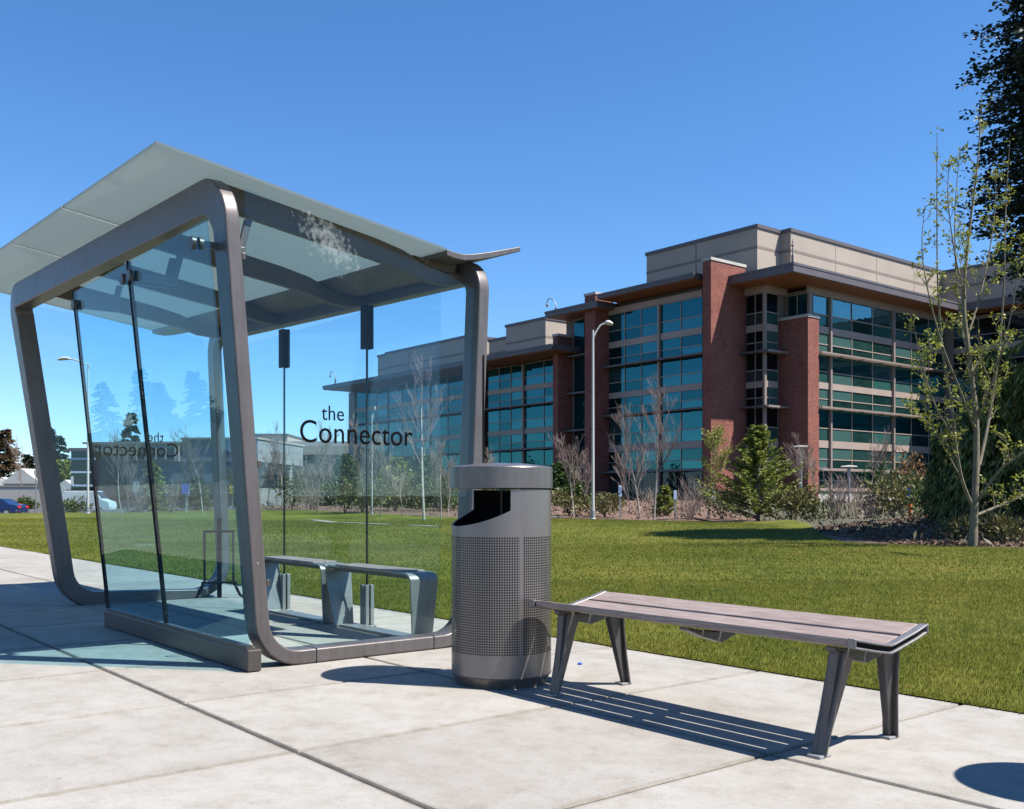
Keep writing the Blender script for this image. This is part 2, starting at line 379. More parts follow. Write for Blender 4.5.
# ------------------------------------------------------------------ mesh builder
class MB:
    def __init__(s): s.v = []; s.f = []; s.m = []

    def add(s, vs, fs, mi=0):
        o = len(s.v); s.v.extend([tuple(v) for v in vs])
        for f in fs: s.f.append(tuple(i + o for i in f)); s.m.append(mi)
        return s

    def box(s, x0, x1, y0, y1, z0, z1, mi=0):
        v = [(x0, y0, z0), (x1, y0, z0), (x1, y1, z0), (x0, y1, z0), (x0, y0, z1), (x1, y0, z1), (x1, y1, z1), (x0, y1, z1)]
        return s.add(v, [(0, 3, 2, 1), (4, 5, 6, 7), (0, 1, 5, 4), (1, 2, 6, 5), (2, 3, 7, 6), (3, 0, 4, 7)], mi)

    def hexa(s, b4, t4, mi=0):
        return s.add(list(b4) + list(t4), [(0, 3, 2, 1), (4, 5, 6, 7), (0, 1, 5, 4), (1, 2, 6, 5), (2, 3, 7, 6), (3, 0, 4, 7)], mi)

    def extrude(s, poly, d, mi=0):
        """poly: 3-D outline, d: offset vector"""
        n = len(poly); d = Vector(d)
        vs = [Vector(p) for p in poly]; vs += [p + d for p in vs]
        fs = [tuple(range(n - 1, -1, -1)), tuple(range(n, 2 * n))]
        fs += [(i, (i + 1) % n, n + (i + 1) % n, n + i) for i in range(n)]
        return s.add(vs, fs, mi)

    def rings(s, rs, closed_ends=True, mi=0, loop=True):
        n = len(rs[0]); o = len(s.v)
        for r in rs: s.v.extend([tuple(p) for p in r])
        for k in range(len(rs) - 1):
            for i in range(n if loop else n - 1):
                j = (i + 1) % n
                s.f.append((o + k * n + i, o + k * n + j, o + (k + 1) * n + j, o + (k + 1) * n + i)); s.m.append(mi)
        if closed_ends:
            s.f.append(tuple(o + i for i in range(n - 1, -1, -1))); s.m.append(mi)
            s.f.append(tuple(o + (len(rs) - 1) * n + i for i in range(n))); s.m.append(mi)
        return s

    def tube(s, pts, rad, n=8, mi=0, caps=True):
        pts = [Vector(p) for p in pts]
        if not hasattr(rad, '__len__'): rad = [rad] * len(pts)
        rs = []; up = None
        for i, p in enumerate(pts):
            t = (pts[min(i + 1, len(pts) - 1)] - pts[max(i - 1, 0)])
            if t.length < 1e-9: t = Vector((0, 0, 1))
            t.normalize()
            if up is None:
                up = Vector((1, 0, 0)) if abs(t.x) < .9 else Vector((0, 1, 0))
            a = (up - t * up.dot(t)).normalized(); b = t.cross(a); up = a
            rs.append([p + (a * math.cos(2 * math.pi * k / n) + b * math.sin(2 * math.pi * k / n)) * rad[i] for k in range(n)])
        return s.rings(rs, caps, mi)

    def lathe(s, prof, n=48, mi=0, c=(0, 0), a0=0, a1=2 * math.pi, caps=True):
        full = abs(a1 - a0 - 2 * math.pi) < 1e-6
        rs = []
        for r, z in prof:
            rs.append([(c[0] + r * math.cos(a0 + (a1 - a0) * k / (n if full else n - 1)), c[1] + r * math.sin(a0 + (a1 - a0) * k / (n if full else n - 1)), z) for k in range(n)])
        return s.rings(rs, caps and full, mi, loop=full)

    def build(s, name, mat, parent=None, bevel=0, seg=2, smooth=None, loc=None, rot=None):
        me = bpy.data.meshes.new(name); me.from_pydata(s.v, [], s.f)
        mats = mat if isinstance(mat, (list, tuple)) else [mat]
        for x in mats: me.materials.append(MATS[x])
        if len(mats) > 1: me.polygons.foreach_set('material_index', s.m)
        me.update()
        if smooth is not None:
            me.polygons.foreach_set('use_smooth', [True] * len(me.polygons))
            me.set_sharp_from_angle(angle=R(smooth))
        o = bpy.data.objects.new(name, me); col.objects.link(o)
        if bevel:
            bm = o.modifiers.new('bevel', 'BEVEL'); bm.width = bevel; bm.segments = seg; bm.limit_method = 'ANGLE'; bm.angle_limit = R(40)
            bm.harden_normals = False
        if smooth is not None and smooth <= 50:
            wn = o.modifiers.new('weighted', 'WEIGHTED_NORMAL'); wn.keep_sharp = True; wn.weight = 80
        if parent: o.parent = parent
        if loc is not None: o.location = loc
        if rot is not None: o.rotation_euler = (0, 0, rot)
        return o


def tag(o, label=None, cat=None, group=None, kind=None):
    if label: o['label'] = label
    if cat: o['category'] = cat
    if group: o['group'] = group
    if kind: o['kind'] = kind
    return o


def thing(name, label, cat, loc=(0, 0, 0), rot=0.0, group=None):
    o = bpy.data.objects.new(name, None); col.objects.link(o)
    o.location = loc; o.rotation_euler = (0, 0, rot); o.empty_display_size = .2
    return tag(o, label, cat, group)


def dup(root, loc, rot=0.0, scale=1.0, label=None, group=None):
    """copy a thing with its parts and sub-parts; meshes stay shared"""
    r = root.copy(); col.objects.link(r); r.location = loc; r.rotation_euler = (0, 0, rot); r.scale = (scale,) * 3 if not hasattr(scale, '__len__') else scale
    if label: r['label'] = label
    if group: r['group'] = group
    for ch in list(root.children):
        c = ch.copy(); col.objects.link(c); c.parent = r
        for gch in list(ch.children):
            d = gch.copy(); col.objects.link(d); d.parent = c
    return r


def mesh_from_np(name, V, Fq, mat, parent=None):
    """fast mesh from numpy arrays (all faces the same size)"""
    me = bpy.data.meshes.new(name)
    nv = len(V); nf, k = Fq.shape
    me.vertices.add(nv); me.vertices.foreach_set('co', V.astype(np.float32).ravel())
    me.loops.add(nf * k); me.loops.foreach_set('vertex_index', Fq.astype(np.int32).ravel())
    me.polygons.add(nf); me.polygons.foreach_set('loop_start', np.arange(0, nf * k, k, dtype=np.int32))
    me.update(calc_edges=True); me.validate()
    me.materials.append(MATS[mat])
    o = bpy.data.objects.new(name, me); col.objects.link(o)
    if parent: o.parent = parent
    return o


# ------------------------------------------------------------------ ground, paving, lawn
def grid_ground():
    def axis(lo, hi, fine_lo, fine_hi, st):
        a = list(np.arange(fine_lo, fine_hi + st, st)); x = fine_hi; d = st
        while x < hi: d *= 1.35; x += d; a.append(min(x, hi))
        x = fine_lo; d = st
        while x > lo: d *= 1.35; x -= d; a.insert(0, max(x, lo))
        return a
    xs = axis(-2500, 2500, -60, 60, 2.0); ys = axis(-800, 3500, -20, 110, 2.0)
    V = [(x, y, terrain(x, y) - .06) for y in ys for x in xs]; n = len(xs)
    Fc = [(j * n + i, j * n + i + 1, (j + 1) * n + i + 1, (j + 1) * n + i) for j in range(len(ys) - 1) for i in range(n - 1)]
    m = MB(); m.add(V, Fc); o = m.build('ground', 'soil', smooth=180); tag(o, kind='structure')


grid_ground()

LAWN_B = 2.335


def paving():
    bj = [(-6.3, .012), (-4.9, .012), (-3.47, .012), (-2.03, .012), (-.60, .022), (.815, .018), (LAWN_B, 0)]
    aj = []
    k = -12
    while k < 34:
        a = -.555 - 1.2 * (-k)
        aj.append(a); k += 1
    m = MB()
    for bi in range(len(bj) - 1):
        b0, w0 = bj[bi]; b1, w1 = bj[bi + 1]
        for ai in range(len(aj) - 1):
            deep0 = (ai - 12) % 2 == 0; g0 = .019 if deep0 else .009
            deep1 = (ai + 1 - 12) % 2 == 0; g1 = .019 if deep1 else .009
            x0, x1 = b0 + w0 / 2, b1 - w1 / 2; y0, y1 = aj[ai] + g0 / 2, aj[ai + 1] - g1 / 2
            e = .006; dz = random.uniform(-.0012, .0012)
            bt = [(x0, y0, -.03), (x1, y0, -.03), (x1, y1, -.03), (x0, y1, -.03)]
            md = [(x, y, -.007 + dz) for x, y, _ in bt]
            tp = [(x0 + e, y0 + e, dz), (x1 - e, y0 + e, dz), (x1 - e, y1 - e, dz), (x0 + e, y1 - e, dz)]
            m.add(bt + md + tp, [(8, 9, 10, 11)] + [(i, (i + 1) % 4, 4 + (i + 1) % 4, 4 + i) for i in range(4)] + [(4 + i, 4 + (i + 1) % 4, 8 + (i + 1) % 4, 8 + i) for i in range(4)])
    o = m.build('pavement', 'concrete', loc=(SO[0], SO[1], 0), rot=ROT); tag(o, kind='structure')
    f = MB(); f.box(-6.3, LAWN_B, aj[0], aj[-1], -.05, -.009)
    tag(f.build('pavement_bed', 'joint_filler', loc=(SO[0], SO[1], 0), rot=ROT), kind='structure')
    kb = MB(); kb.box(-6.46, -6.303, aj[0], aj[-1], -.2, .0)
    tag(kb.build('kerb', 'slab_edge', bevel=.015, loc=(SO[0], SO[1], 0), rot=ROT), kind='structure')
    rd = MB(); rd.box(-16, -6.465, -60, 90, -.2, -.045)
    tag(rd.build('road', 'asphalt', loc=(SO[0], SO[1], 0), rot=ROT), kind='structure')


paving()


def g2(px, py):        # point of the flat lawn seen at a pixel
    Y = F * CAMH / (py - HY); return ((px - CX) / F * Y, Y)


near_line = [AB(a, LAWN_B - .008) for a in np.concatenate([np.linspace(-14, 6, 41), np.linspace(7, 40, 24)])]
far_pts = [(16, 15.0), (14.5, 17.5), g2(1024, 549), g2(894, 545), g2(835, 543), g2(815, 534), g2(809, 529), g2(790, 524.5), g2(760, 523), g2(700, 522),
           g2(640, 521), g2(560, 519.5), g2(450, 518.5), g2(380, 516.8), g2(300, 515.4), g2(200, 514), g2(100, 513.2), g2(0, 513.0), (-46, 66), (-60, 62)]


def resample(pts, n):
    P = np.array([(p[0], p[1]) for p in pts]); d = np.r_[0, np.cumsum(np.linalg.norm(np.diff(P, axis=0), axis=1))]
    t = np.linspace(0, d[-1], n)
    return np.c_[np.interp(t, d, P[:, 0]), np.interp(t, d, P[:, 1])]


LN = resample(near_line, 90); LF = resample(far_pts, 90)
LAWN_POLY = np.vstack([LN, LF[::-1]])


def inside(P, poly):
    x, y = P[:, 0], P[:, 1]; c = np.zeros(len(P), bool); j = len(poly) - 1
    for i in range(len(poly)):
        xi, yi = poly[i]; xj, yj = poly[j]
        q = ((yi > y) != (yj > y)) & (x < (xj - xi) * (y - yi) / (yj - yi + 1e-12) + xi)
        c ^= q; j = i
    return c


def undul(x, y):
    return .05 * np.sin(x * .31 + 1) * np.sin(y * .17) * np.clip((y - 9) / 12, 0, 1) + .12 * np.exp(-(((x - 4) / 9) ** 2 + ((y - 33) / 7) ** 2))


def lawn():
    K = 40; V = []; n = len(LN)
    for k in range(K + 1):
        t = (k / K) ** 1.6
        for i in range(n):
            x, y = LN[i] * (1 - t) + LF[i] * t
            V.append((x, y, terrain(x, y) + .006 + float(undul(x, y)) * (1 if 0 < k < K else .3)))
    Fc = [(k * n + i, (k + 1) * n + i, (k + 1) * n + i + 1, k * n + i + 1) for k in range(K) for i in range(n - 1)]
    m = MB(); m.add(V, Fc); tag(m.build('lawn', 'turf', smooth=180), kind='structure')


lawn()


def blades():
    zones = [(4, 7, 8000, .024, .0024), (7, 12, 4200, .024, .0032), (12, 22, 1000, .026, .0065), (22, 48, 230, .028, .014)]
    allV = []
    for y0, y1, dens, h, w in zones:
        x0, x1 = -.62 * y1 - 2, .60 * y1 + 2
        n = int(dens * (x1 - x0) * (y1 - y0))
        P = np.c_[rng.uniform(x0, x1, n), rng.uniform(y0, y1, n)]
        P = P[np.abs(P[:, 0]) < .60 * P[:, 1] + 2.0]
        # keep blades off the very edge in a ragged way, let a few lean over
        P = P[inside(P, LAWN_POLY)]
        n = len(P)
        z = undul(P[:, 0], P[:, 1]) + .004
        th = rng.uniform(0, 2 * np.pi, n); hh = h * rng.uniform(.55, 1.35, n); lean = rng.uniform(.1, .8, n) * hh
        ld = rng.uniform(0, 2 * np.pi, n); ww = w * rng.uniform(.6, 1.2, n)
        B = np.c_[P, z]; s = np.c_[np.cos(th) * ww / 2, np.sin(th) * ww / 2, np.zeros(n)]
        mid = B + np.c_[np.cos(ld) * lean * .3, np.sin(ld) * lean * .3, hh * .6]
        top = B + np.c_[np.cos(ld) * lean, np.sin(ld) * lean, hh]
        allV.append(np.stack([B - s, B + s, mid + s * .8, top, mid - s * .8], 1))
    # ragged fringe leaning over the paving edge
    n = 9000; a = rng.uniform(-5, 14, n); b = LAWN_B - .006 + np.abs(rng.normal(0, .012, n))
    B = np.c_[SO[0] + a * U1[0] + b * U2[0], SO[1] + a * U1[1] + b * U2[1], np.full(n, .002)]
    ld = np.c_[-U2[0] + rng.normal(0, .6, n), -U2[1] + rng.normal(0, .6, n)]; hh = rng.uniform(.012, .034, n); ww = rng.uniform(.0016, .0034, n)
    th = rng.uniform(0, 2 * np.pi, n); sd = np.c_[np.cos(th) * ww / 2, np.sin(th) * ww / 2, np.zeros(n)]; ln_ = hh * rng.uniform(.2, .9, n)
    mid = B + np.c_[ld * (ln_ * .35)[:, None], hh * .65]; top = B + np.c_[ld * ln_[:, None], hh]
    allV.append(np.stack([B - sd, B + sd, mid + sd * .8, top, mid - sd * .8], 1))
    V = np.concatenate(allV); n = len(V)
    o = mesh_from_np('grass', V.reshape(-1, 3), np.arange(n * 5).reshape(n, 5), 'blade')
    tag(o, 'short sunlit green grass blades covering the lawn', 'grass', kind='stuff')
    print('blades', n)


blades()


def path_strip(pix, w, name='path'):
    pts = [Vector((*g2(*p), 0)) for p in pix]; L = []; Rr = []
    for i, p in enumerate(pts):
        t = (pts[min(i + 1, len(pts) - 1)] - pts[max(0, i - 1)]).normalized(); nn = Vector((-t.y, t.x, 0))
        zz = terrain(p.x, p.y) + float(undul(p.x, p.y)) + .05
        zz -= .02; L.append((p + nn * w / 2) + Vector((0, 0, zz))); Rr.append((p - nn * w / 2) + Vector((0, 0, zz)))
    n = len(pts); m = MB()
    m.add(L + Rr + [p - Vector((0, 0, .12)) for p in L + Rr], [(i, i + 1, n + i + 1, n + i) for i in range(n - 1)] + [(i, 2 * n + i, 2 * n + i + 1, i + 1) for i in range(n - 1)] + [(n + i, n + i + 1, 3 * n + i + 1, 3 * n + i) for i in range(n - 1)])
    tag(m.build(name, 'slab_edge'), kind='structure')


path_strip([(313, 519.6), (325, 520.6), (334, 522.5)], .45)
path_strip([(340, 522.4), (356, 523.6), (372, 525.0), (390, 526.6)], .35)
path_strip([(410, 527.8), (425, 528.4), (438, 529.2)], .3)
path_strip([(520, 519.2), (545, 518.9), (562, 518.9)], 1.0)


def beds():
    m = MB(); V = []; Fc = []
    far = LF[8:78]; n = len(far)
    for k in range(9):
        for i in range(n):
            x, y = far[i]; d = k / 8
            yy = y + (78 - y) * d; xx = x + d * x * .35
            V.append((xx, yy, terrain(xx, yy) + .004 + .05 * math.sin(xx * 2.1) * math.sin(yy * 1.7) * (1 if k else 0)))
    Fc = [(k * n + i, k * n + i + 1, (k + 1) * n + i + 1, (k + 1) * n + i) for k in range(8) for i in range(n - 1)]
    m.add(V, Fc); tag(m.build('planting_bed', 'mulch', smooth=180), kind='structure')
    rd = MB(); pts = [(-110, 70), (-30, 70), (-22, 78), (-22, 96), (-110, 96)]
    rd.add([(x, y, terrain(x, y) + .03) for x, y in pts], [tuple(range(5))])
    tag(rd.build('road', 'asphalt'), kind='structure')


beds()

# ------------------------------------------------------------------ bus shelter
def shelter():
    root = thing('bus_shelter', 'bronze framed glass bus shelter with a tilted roof on the pavement', 'bus shelter', (SO[0], SO[1], 0), ROT)
    # local coordinates: x = b (across), y = a (along), z
    cor = [(.140, .18, .045), (-.085, .18, 2.775), (-.205, 4.45, 2.80), (.205, 4.45, .045),
           (1.72, 4.45, .045), (1.61, 4.45, 2.66), (1.757, .18, 2.575), (1.640, .18, .045)]
    rad = [.24, .22, .16, .30, .30, .20, .16, .24]
    mid = Vector((.9, .18, .045))
    C = [Vector(c) for c in cor]
    path = [(mid, 'bot')]
    for i, c in enumerate(C):
        prv = mid if i == 0 else C[i - 1]; nxt = mid if i == 7 else C[i + 1]
        d0 = (prv - c).normalized(); d1 = (nxt - c).normalized(); r = rad[i]
        half = math.acos(max(-1, min(1, d0.dot(d1)))) / 2; tl = r / math.tan(half)
        p0 = c + d0 * tl; p1 = c + d1 * tl
        ctr = c + (d0 + d1).normalized() * (r / math.sin(half))
        kind = 'top' if i in (1, 2, 5, 6) else 'bot'
        for k in range(9):
            t = k / 8; a = p0 - ctr; b = p1 - ctr
            om = math.acos(max(-1, min(1, a.normalized().dot(b.normalized()))))
            q = ctr + (a * math.sin((1 - t) * om) + b * math.sin(t * om)) / math.sin(om)
            path.append((q, kind))
    path.append((mid + Vector((-.001, 0, 0)), 'bot'))
    def profile(W, T, cr=.013):
        prof = []
        for cx_, cy_, a0 in ((W / 2 - cr, T / 2 - cr, 0), (-W / 2 + cr, T / 2 - cr, 90), (-W / 2 + cr, -T / 2 + cr, 180), (W / 2 - cr, -T / 2 + cr, 270)):
            for k in range(4): prof.append((cx_ + cr * math.cos(R(a0 + 30 * k)), cy_ + cr * math.sin(R(a0 + 30 * k))))
        return prof
    def size(p, kd):
        far_ = sstep(1.2, 4.3, p.y) * (1 - sstep(.5, 1.5, p.x))
        beam = sstep(2.45, 2.68, p.z) * (1 - sstep(.3, 1.0, p.x))
        return .165 + .05 * beam, .088 + .062 * far_
    rs = []; pw = None
    A = Vector((0, 1, 0)); Bx = Vector((1, 0, 0))
    for i, (p, kd) in enumerate(path):
        t = (path[min(i + 1, len(path) - 1)][0] - path[max(0, i - 1)][0]).normalized()
        if kd == 'bot': w = (A - t * A.dot(t)).normalized(); tt = t.cross(w)
        else: tt = (Bx - t * Bx.dot(t)).normalized(); w = tt.cross(t)
        if pw is not None and w.dot(pw) < 0: w = -w
        tt = t.cross(w); pw = w
        rs.append([p + w * x + tt * y for x, y in profile(*size(p, kd))])
    m = MB(); m.rings(rs, True); m.build('frame', 'bronze_paint', root, smooth=50)

    rz = lambda b, a: 2.930 - .146 * (b + .49) + .036 * (a - .1)
    # roof panes
    edges = [(.10, 1.945), (1.962, 3.44), (3.457, 5.75)]
    for a0, a1 in edges:
        m = MB(); b0, b1 = -.50, 1.43
        lo = [(b0, a0, rz(b0, a0)), (b1, a0, rz(b1, a0)), (b1, a1, rz(b1, a1)), (b0, a1, rz(b0, a1))]
        m.hexa(lo, [(x, y, z + .016) for x, y, z in lo]); m.build('roof_pane', 'frit_glass', root)
    for a0, a1 in ((1.9455, 1.9615), (3.4405, 3.4565)):
        m = MB(); b0, b1 = -.50, 1.43
        lo = [(b0, a0, rz(b0, a0) - .001), (b1, a0, rz(b1, a0) - .001), (b1, a1, rz(b1, a1) - .001), (b0, a1, rz(b0, a1) - .001)]
        m.hexa(lo, [(x, y, z + .018) for x, y, z in lo]); m.build('roof_joint', 'joint_white', root)
    # valley and rear wing plate
    m = MB(); bs = [(1.435, 0), (1.50, -.012), (1.58, -.014), (1.66, 0.0), (1.80, .036), (2.07, .115)]
    rs = []
    for b, dz in bs:
        th = .03 if b < 1.9 else .022
        za, zb = rz(1.43, .1) + dz, rz(1.43, 5.75) + dz
        rs.append([(b, .10, za - th), (b, 5.75, zb - th), (b, 5.75, zb + .012), (b, .10, za + .012)])
    m.rings(rs, True); m.build('roof_wing', 'bronze_paint', root, bevel=.004, smooth=40)
    # gutter under the valley
    m = MB()
    rs = [[(b, a, rz(1.43, a) + dz) for b, dz in ((1.30, -.02), (1.46, -.09), (1.64, -.10), (1.66, -.03), (1.46, -.035))] for a in (.30, 4.85)]
    m.rings(rs, True); m.build('gutter', 'beam_bronze', root, smooth=40)
    # cross beams with a swept rear end
    for a in (.33, 1.66, 3.0, 4.36):
        m = MB(); rs = []
        for b, dz, h in ((-.06, -.012, .15), (.5, -.012, .15), (1.0, -.015, .14), (1.22, -.03, .13), (1.40, -.075, .11), (1.56, -.10, .09), (1.72, -.09, .07)):
            zt = rz(b if b < 1.43 else 1.43, a) + dz
            w = .036
            rs.append([(b, a - w, zt), (b, a + w, zt), (b, a + w * .75, zt - h), (b, a - w * .75, zt - h)])
        m.rings(rs, True); m.build('roof_beam', 'beam_bronze', root, bevel=.008, smooth=40)
    # plinth
    m = MB(); m.box(0, .085, .035, 2.68, .004, .128); m.build('plinth', 'dark_bronze', root, bevel=.006)  # darker bronze than the frame: the plinth's shade is put into its colour
    # front panes (lean outward), gaskets, brackets
    fb = lambda z: .030 - .105 * z
    for a0, a1 in ((.06, 1.385), (1.405, 2.645)):
        m = MB(); z0, z1, th = .13, 2.56, .012
        m.hexa([(fb(z0), a0, z0), (fb(z0) + th, a0, z0), (fb(z0) + th, a1, z0), (fb(z0), a1, z0)], [(fb(z1), a0, z1), (fb(z1) + th, a0, z1), (fb(z1) + th, a1, z1), (fb(z1), a1, z1)])
        m.build('front_pane', 'front_glass', root)
    for a0, a1 in ((1.3855, 1.4045), (2.646, 2.662)):
        m = MB(); z0, z1, th = .13, 2.57, .022
        m.hexa([(fb(z0) - .004, a0, z0), (fb(z0) + th, a0, z0), (fb(z0) + th, a1, z0), (fb(z0) - .004, a1, z0)], [(fb(z1) - .004, a0, z1), (fb(z1) + th, a0, z1), (fb(z1) + th, a1, z1), (fb(z1) - .004, a1, z1)])
        m.build('gasket', 'black', root)
    m = MB(); m.box(fb(.14) - .01, fb(.14) + .03, .06, 2.65, .1285, .15); m.build('glazing_channel', 'dark_bronze', root)
    for a in (.24, 1.325, 1.465, 2.60):
        z = 2.46; b = fb(z)
        d = MB()
        for x0, x1 in ((b - .028, b - .004), (b + .016, b + .04)):
            d.rings([[(x0, a + .038 * math.cos(k * .3927), z + .038 * math.sin(k * .3927)) for k in range(16)], [(x1, a + .038 * math.cos(k * .3927), z + .038 * math.sin(k * .3927)) for k in range(16)]])
        dd = d.build('glass_disc', 'dark_bronze', root, smooth=40)
        ar = MB(); ar.box(b + .04, b + .30, a - .012, a + .012, z - .022, z + .022)
        ar.hexa([(b + .26, a - .0125, z + .022), (b + .30, a - .0125, z + .022), (b + .30, a + .0125, z + .022), (b + .26, a + .0125, z + .022)],
                [(b + .30, a - .0125, z + .19), (b + .345, a - .0125, z + .19), (b + .345, a + .0125, z + .19), (b + .30, a + .0125, z + .19)])
        ar.build('bracket_arm', 'bronze_paint', root, bevel=.003)
    # end panes
    def end_pane(a, bl, br, zt):
        o = [(.40, .105), (.275, .16), (.20, .27), (bl(.5), .5), (bl(2.40), 2.40), (.024, 2.41), (.024, zt(.024)), (1.2, zt(1.2)), (1.45, 2.50), (br(2.42), 2.42), (br(.5), .5), (1.58, .27), (1.50, .16), (1.36, .105)]
        m = MB(); m.extrude([(b, a, z) for b, z in o], (0, .012, 0))
        return m.build('end_pane', 'end_glass', root)
    near = end_pane(.128, lambda z: .190 - .080 * z, lambda z: 1.60 + .047 * z, lambda b: 2.80 - .213 * (b - .024))
    def far_o():
        o = [(.44, .105), (.30, .16), (.21, .27), (.14, .5), (-.12, 2.40), (-.13, 2.75), (1.2, 2.66), (1.5, 2.60), (1.58, 2.4), (1.67, .5), (1.64, .3), (1.55, .16), (1.4, .105)]
        m = MB(); m.extrude([(b, 4.455, z) for b, z in o], (0, .012, 0)); return m.build('end_pane', 'back_glass', root)
    far = far_o()
    # back panes and clamps
    for a0, a1 in ((.42, 1.408), (1.422, 2.838), (2.852, 4.25)):
        m = MB(); m.box(1.596, 1.608, a0, a1, .14, 2.46); m.build('back_pane', 'back_glass', root)
    for a in (1.415, 2.845):
        m = MB(); m.box(1.566, 1.5945, a - .042, a + .042, 2.16, 2.50); m.box(1.6095, 1.638, a - .042, a + .042, 2.16, 2.50); m.build('top_clamp', 'black', root, bevel=.004)
        m = MB(); m.box(1.565, 1.5945, a - .045, a - .006, .012, .325); m.box(1.565, 1.5945, a + .006, a + .045, .012, .325); m.box(1.6095, 1.64, a - .045, a + .045, .012, .325); m.box(1.54, 1.66, a - .055, a + .055, .002, .0115)
        m.build('bottom_clamp', 'alu', root, bevel=.004)
        m = MB(); m.box(1.5958, 1.6082, a - .0068, a + .0068, .3255, 2.159); m.build('gasket', 'black', root)
    # small fixings on the near post
    m = MB()
    for z in (2.40, 1.2, .5):
        b = .190 - .080 * z + .014
        m.box(b - .010, b + .012, .116, .1275, z - .02, z + .02)
    m.build('pane_clip', 'dark_bronze', root, bevel=.003)
    m = MB(); m.box(1.735, 1.741, .088, .0955, 1.25, 1.98); m.build('slot', 'black', root)

    for b in (.47, 1.33):
        m = MB(); m.box(b - .003, b + .003, .18 - .0835, .18 + .0835, .045 - .0449, .045 + .0449); m.build('seam', 'black', root)
    for z, b0 in ((.62, .0885), (1.62, .009)):
        m = MB(); m.rings([[(b0 + .055 * 0 + .010 * math.cos(k * .785), .0975, z + .010 * math.sin(k * .785)) for k in range(8)], [(b0 + .008 * math.cos(k * .785), .0935, z + .008 * math.sin(k * .785)) for k in range(8)]]); m.build('bolt', 'alu', root)
    for a in (.33, 1.66, 3.0, 4.36):
        for b in (.16, .30):
            z = rz(b, a) - .162
            m = MB(); m.lathe([(.0, z - .004), (.010, z - .004), (.012, z)], 10, c=(b, a)); m.build('bolt', 'alu', root)
    # lettering
    def text(s, size, b, z, a, mirror, parent):
        cu = bpy.data.curves.new('lettering', 'FONT'); cu.body = s; cu.size = size; cu.extrude = .0012
        cu.resolution_u = 6; cu.space_character = 1.02
        ob = bpy.data.objects.new('tmp', cu); col.objects.link(ob)
        bpy.context.view_layer.update()
        me = bpy.data.meshes.new_from_object(ob.evaluated_get(bpy.context.evaluated_depsgraph_get()))
        bpy.data.objects.remove(ob)
        co = np.zeros(len(me.vertices) * 3); me.vertices.foreach_get('co', co); co = co.reshape(-1, 3)
        w0 = co[:, 0].min(); co[:, 0] -= w0
        if mirror: co[:, 0] *= -1
        out = np.c_[b + co[:, 0], np.full(len(co), a) + (-co[:, 2]), z + co[:, 1] * 1.10]
        me.vertices.foreach_set('co', out.ravel()); me.update()
        me.materials.clear(); me.materials.append(MATS['lettering_black'])
        o = bpy.data.objects.new('lettering', me); col.objects.link(o); o.parent = parent
        return out
    def fit(s, width, b, z, a, parent, mirror=False):
        cu = bpy.data.curves.new('probe', 'FONT'); cu.body = s; cu.size = 1; cu.space_character = 1.02
        ob = bpy.data.objects.new('tmp', cu); col.objects.link(ob); bpy.context.view_layer.update()
        w = ob.dimensions.x; bpy.data.objects.remove(ob)
        text(s, width / w, b, z, a, mirror, parent)
    fit('Connector', .805, .374, 1.338, .1255, near)
    fit('the', .155, .518, 1.478, .1255, near)
    fit('Connector', .80, 1.245, 1.405, 4.4525, far, True)
    fit('the', .155, 1.10, 1.553, 4.4525, far, True)
    # dried splash on the near pane
    n = 520; V = []
    for i in range(n):
        u = rng.normal(0, .5); bb = .58 + .11 * rng.normal(0, .8) + .03 * math.sin(i); zz = 2.56 + rng.normal(0, .055) - (bb - .6) * .5
        s = rng.uniform(.003, .018); th = rng.uniform(0, 3.1)
        V.append([(bb + s * math.cos(th + q), .1262 + i * 1e-6, zz + s * 1.1 * math.sin(th + q)) for q in (0, 1.5, 3.0, 4.6)])
    V = np.array(V)
    mesh_from_np('smear', V.reshape(-1, 3), np.arange(n * 4).reshape(n, 4), 'leaf_smear', near)
    return root


shelter()


# ------------------------------------------------------------------ benches inside the shelter
def inner_bench():
    L = 1.22; w = .23; h = .485
    root = thing('shelter_bench', 'inner perch bench nearest the camera, wood seat on bent aluminium ends', 'bench', (0, 0, 0), ROT, 'benches inside the shelter')
    # end loop: seat corner rolls down into a leaning plate (profile in a-z), one at each end
    def end(a_top, a_bot, sgn):
        pts = []
        r = .07
        pts.append((a_top - sgn * .22, h - .012)); pts.append((a_top - sgn * r, h - .012))
        for k in range(1, 6):
            t = k / 6 * 1.45; pts.append((a_top - sgn * r + sgn * r * math.sin(t), h - .012 - r * (1 - math.cos(t))))
        pts.append((a_bot + (a_top - a_bot) * .05, .035)); pts.append((a_bot, .006))
        m = MB(); rs = []; n = len(pts)
        for i, (a, z) in enumerate(pts):
            k = sstep(.1, h, z); ww = w * (.72 + .28 * k); off = (w - ww) * .5
            i0, i1 = max(0, i - 1), min(n - 1, i + 1); ta, tz = pts[i1][0] - pts[i0][0], pts[i1][1] - pts[i0][1]; l = math.hypot(ta, tz); na, nz = -tz / l * .007, ta / l * .007
            rs.append([(off, a - na, z - nz), (off + ww, a - na, z - nz), (off + ww, a + na, z + nz), (off, a + na, z + nz)])
        m.rings(rs, True); m.build('leg', 'alu', root, smooth=50)
    end(0.0, .03, -1); end(L, L - .10, 1)
    m = MB()
    for k in range(2): m.box(.008 + k * .109, .008 + k * .109 + .105, .15, L - .15, h - .0185, h + .006)
    m.build('seat', 'slat_wood', root, bevel=.005)
    m = MB(); m.box(.05, .18, .06, L - .06, h - .05, h - .0225); m.build('seat_rail', 'dark_bronze', root)
    m = MB(); m.box(.06, .20, .06, L - .12, .002, .022); m.build('floor_plate', 'alu', root, bevel=.004)
    return root


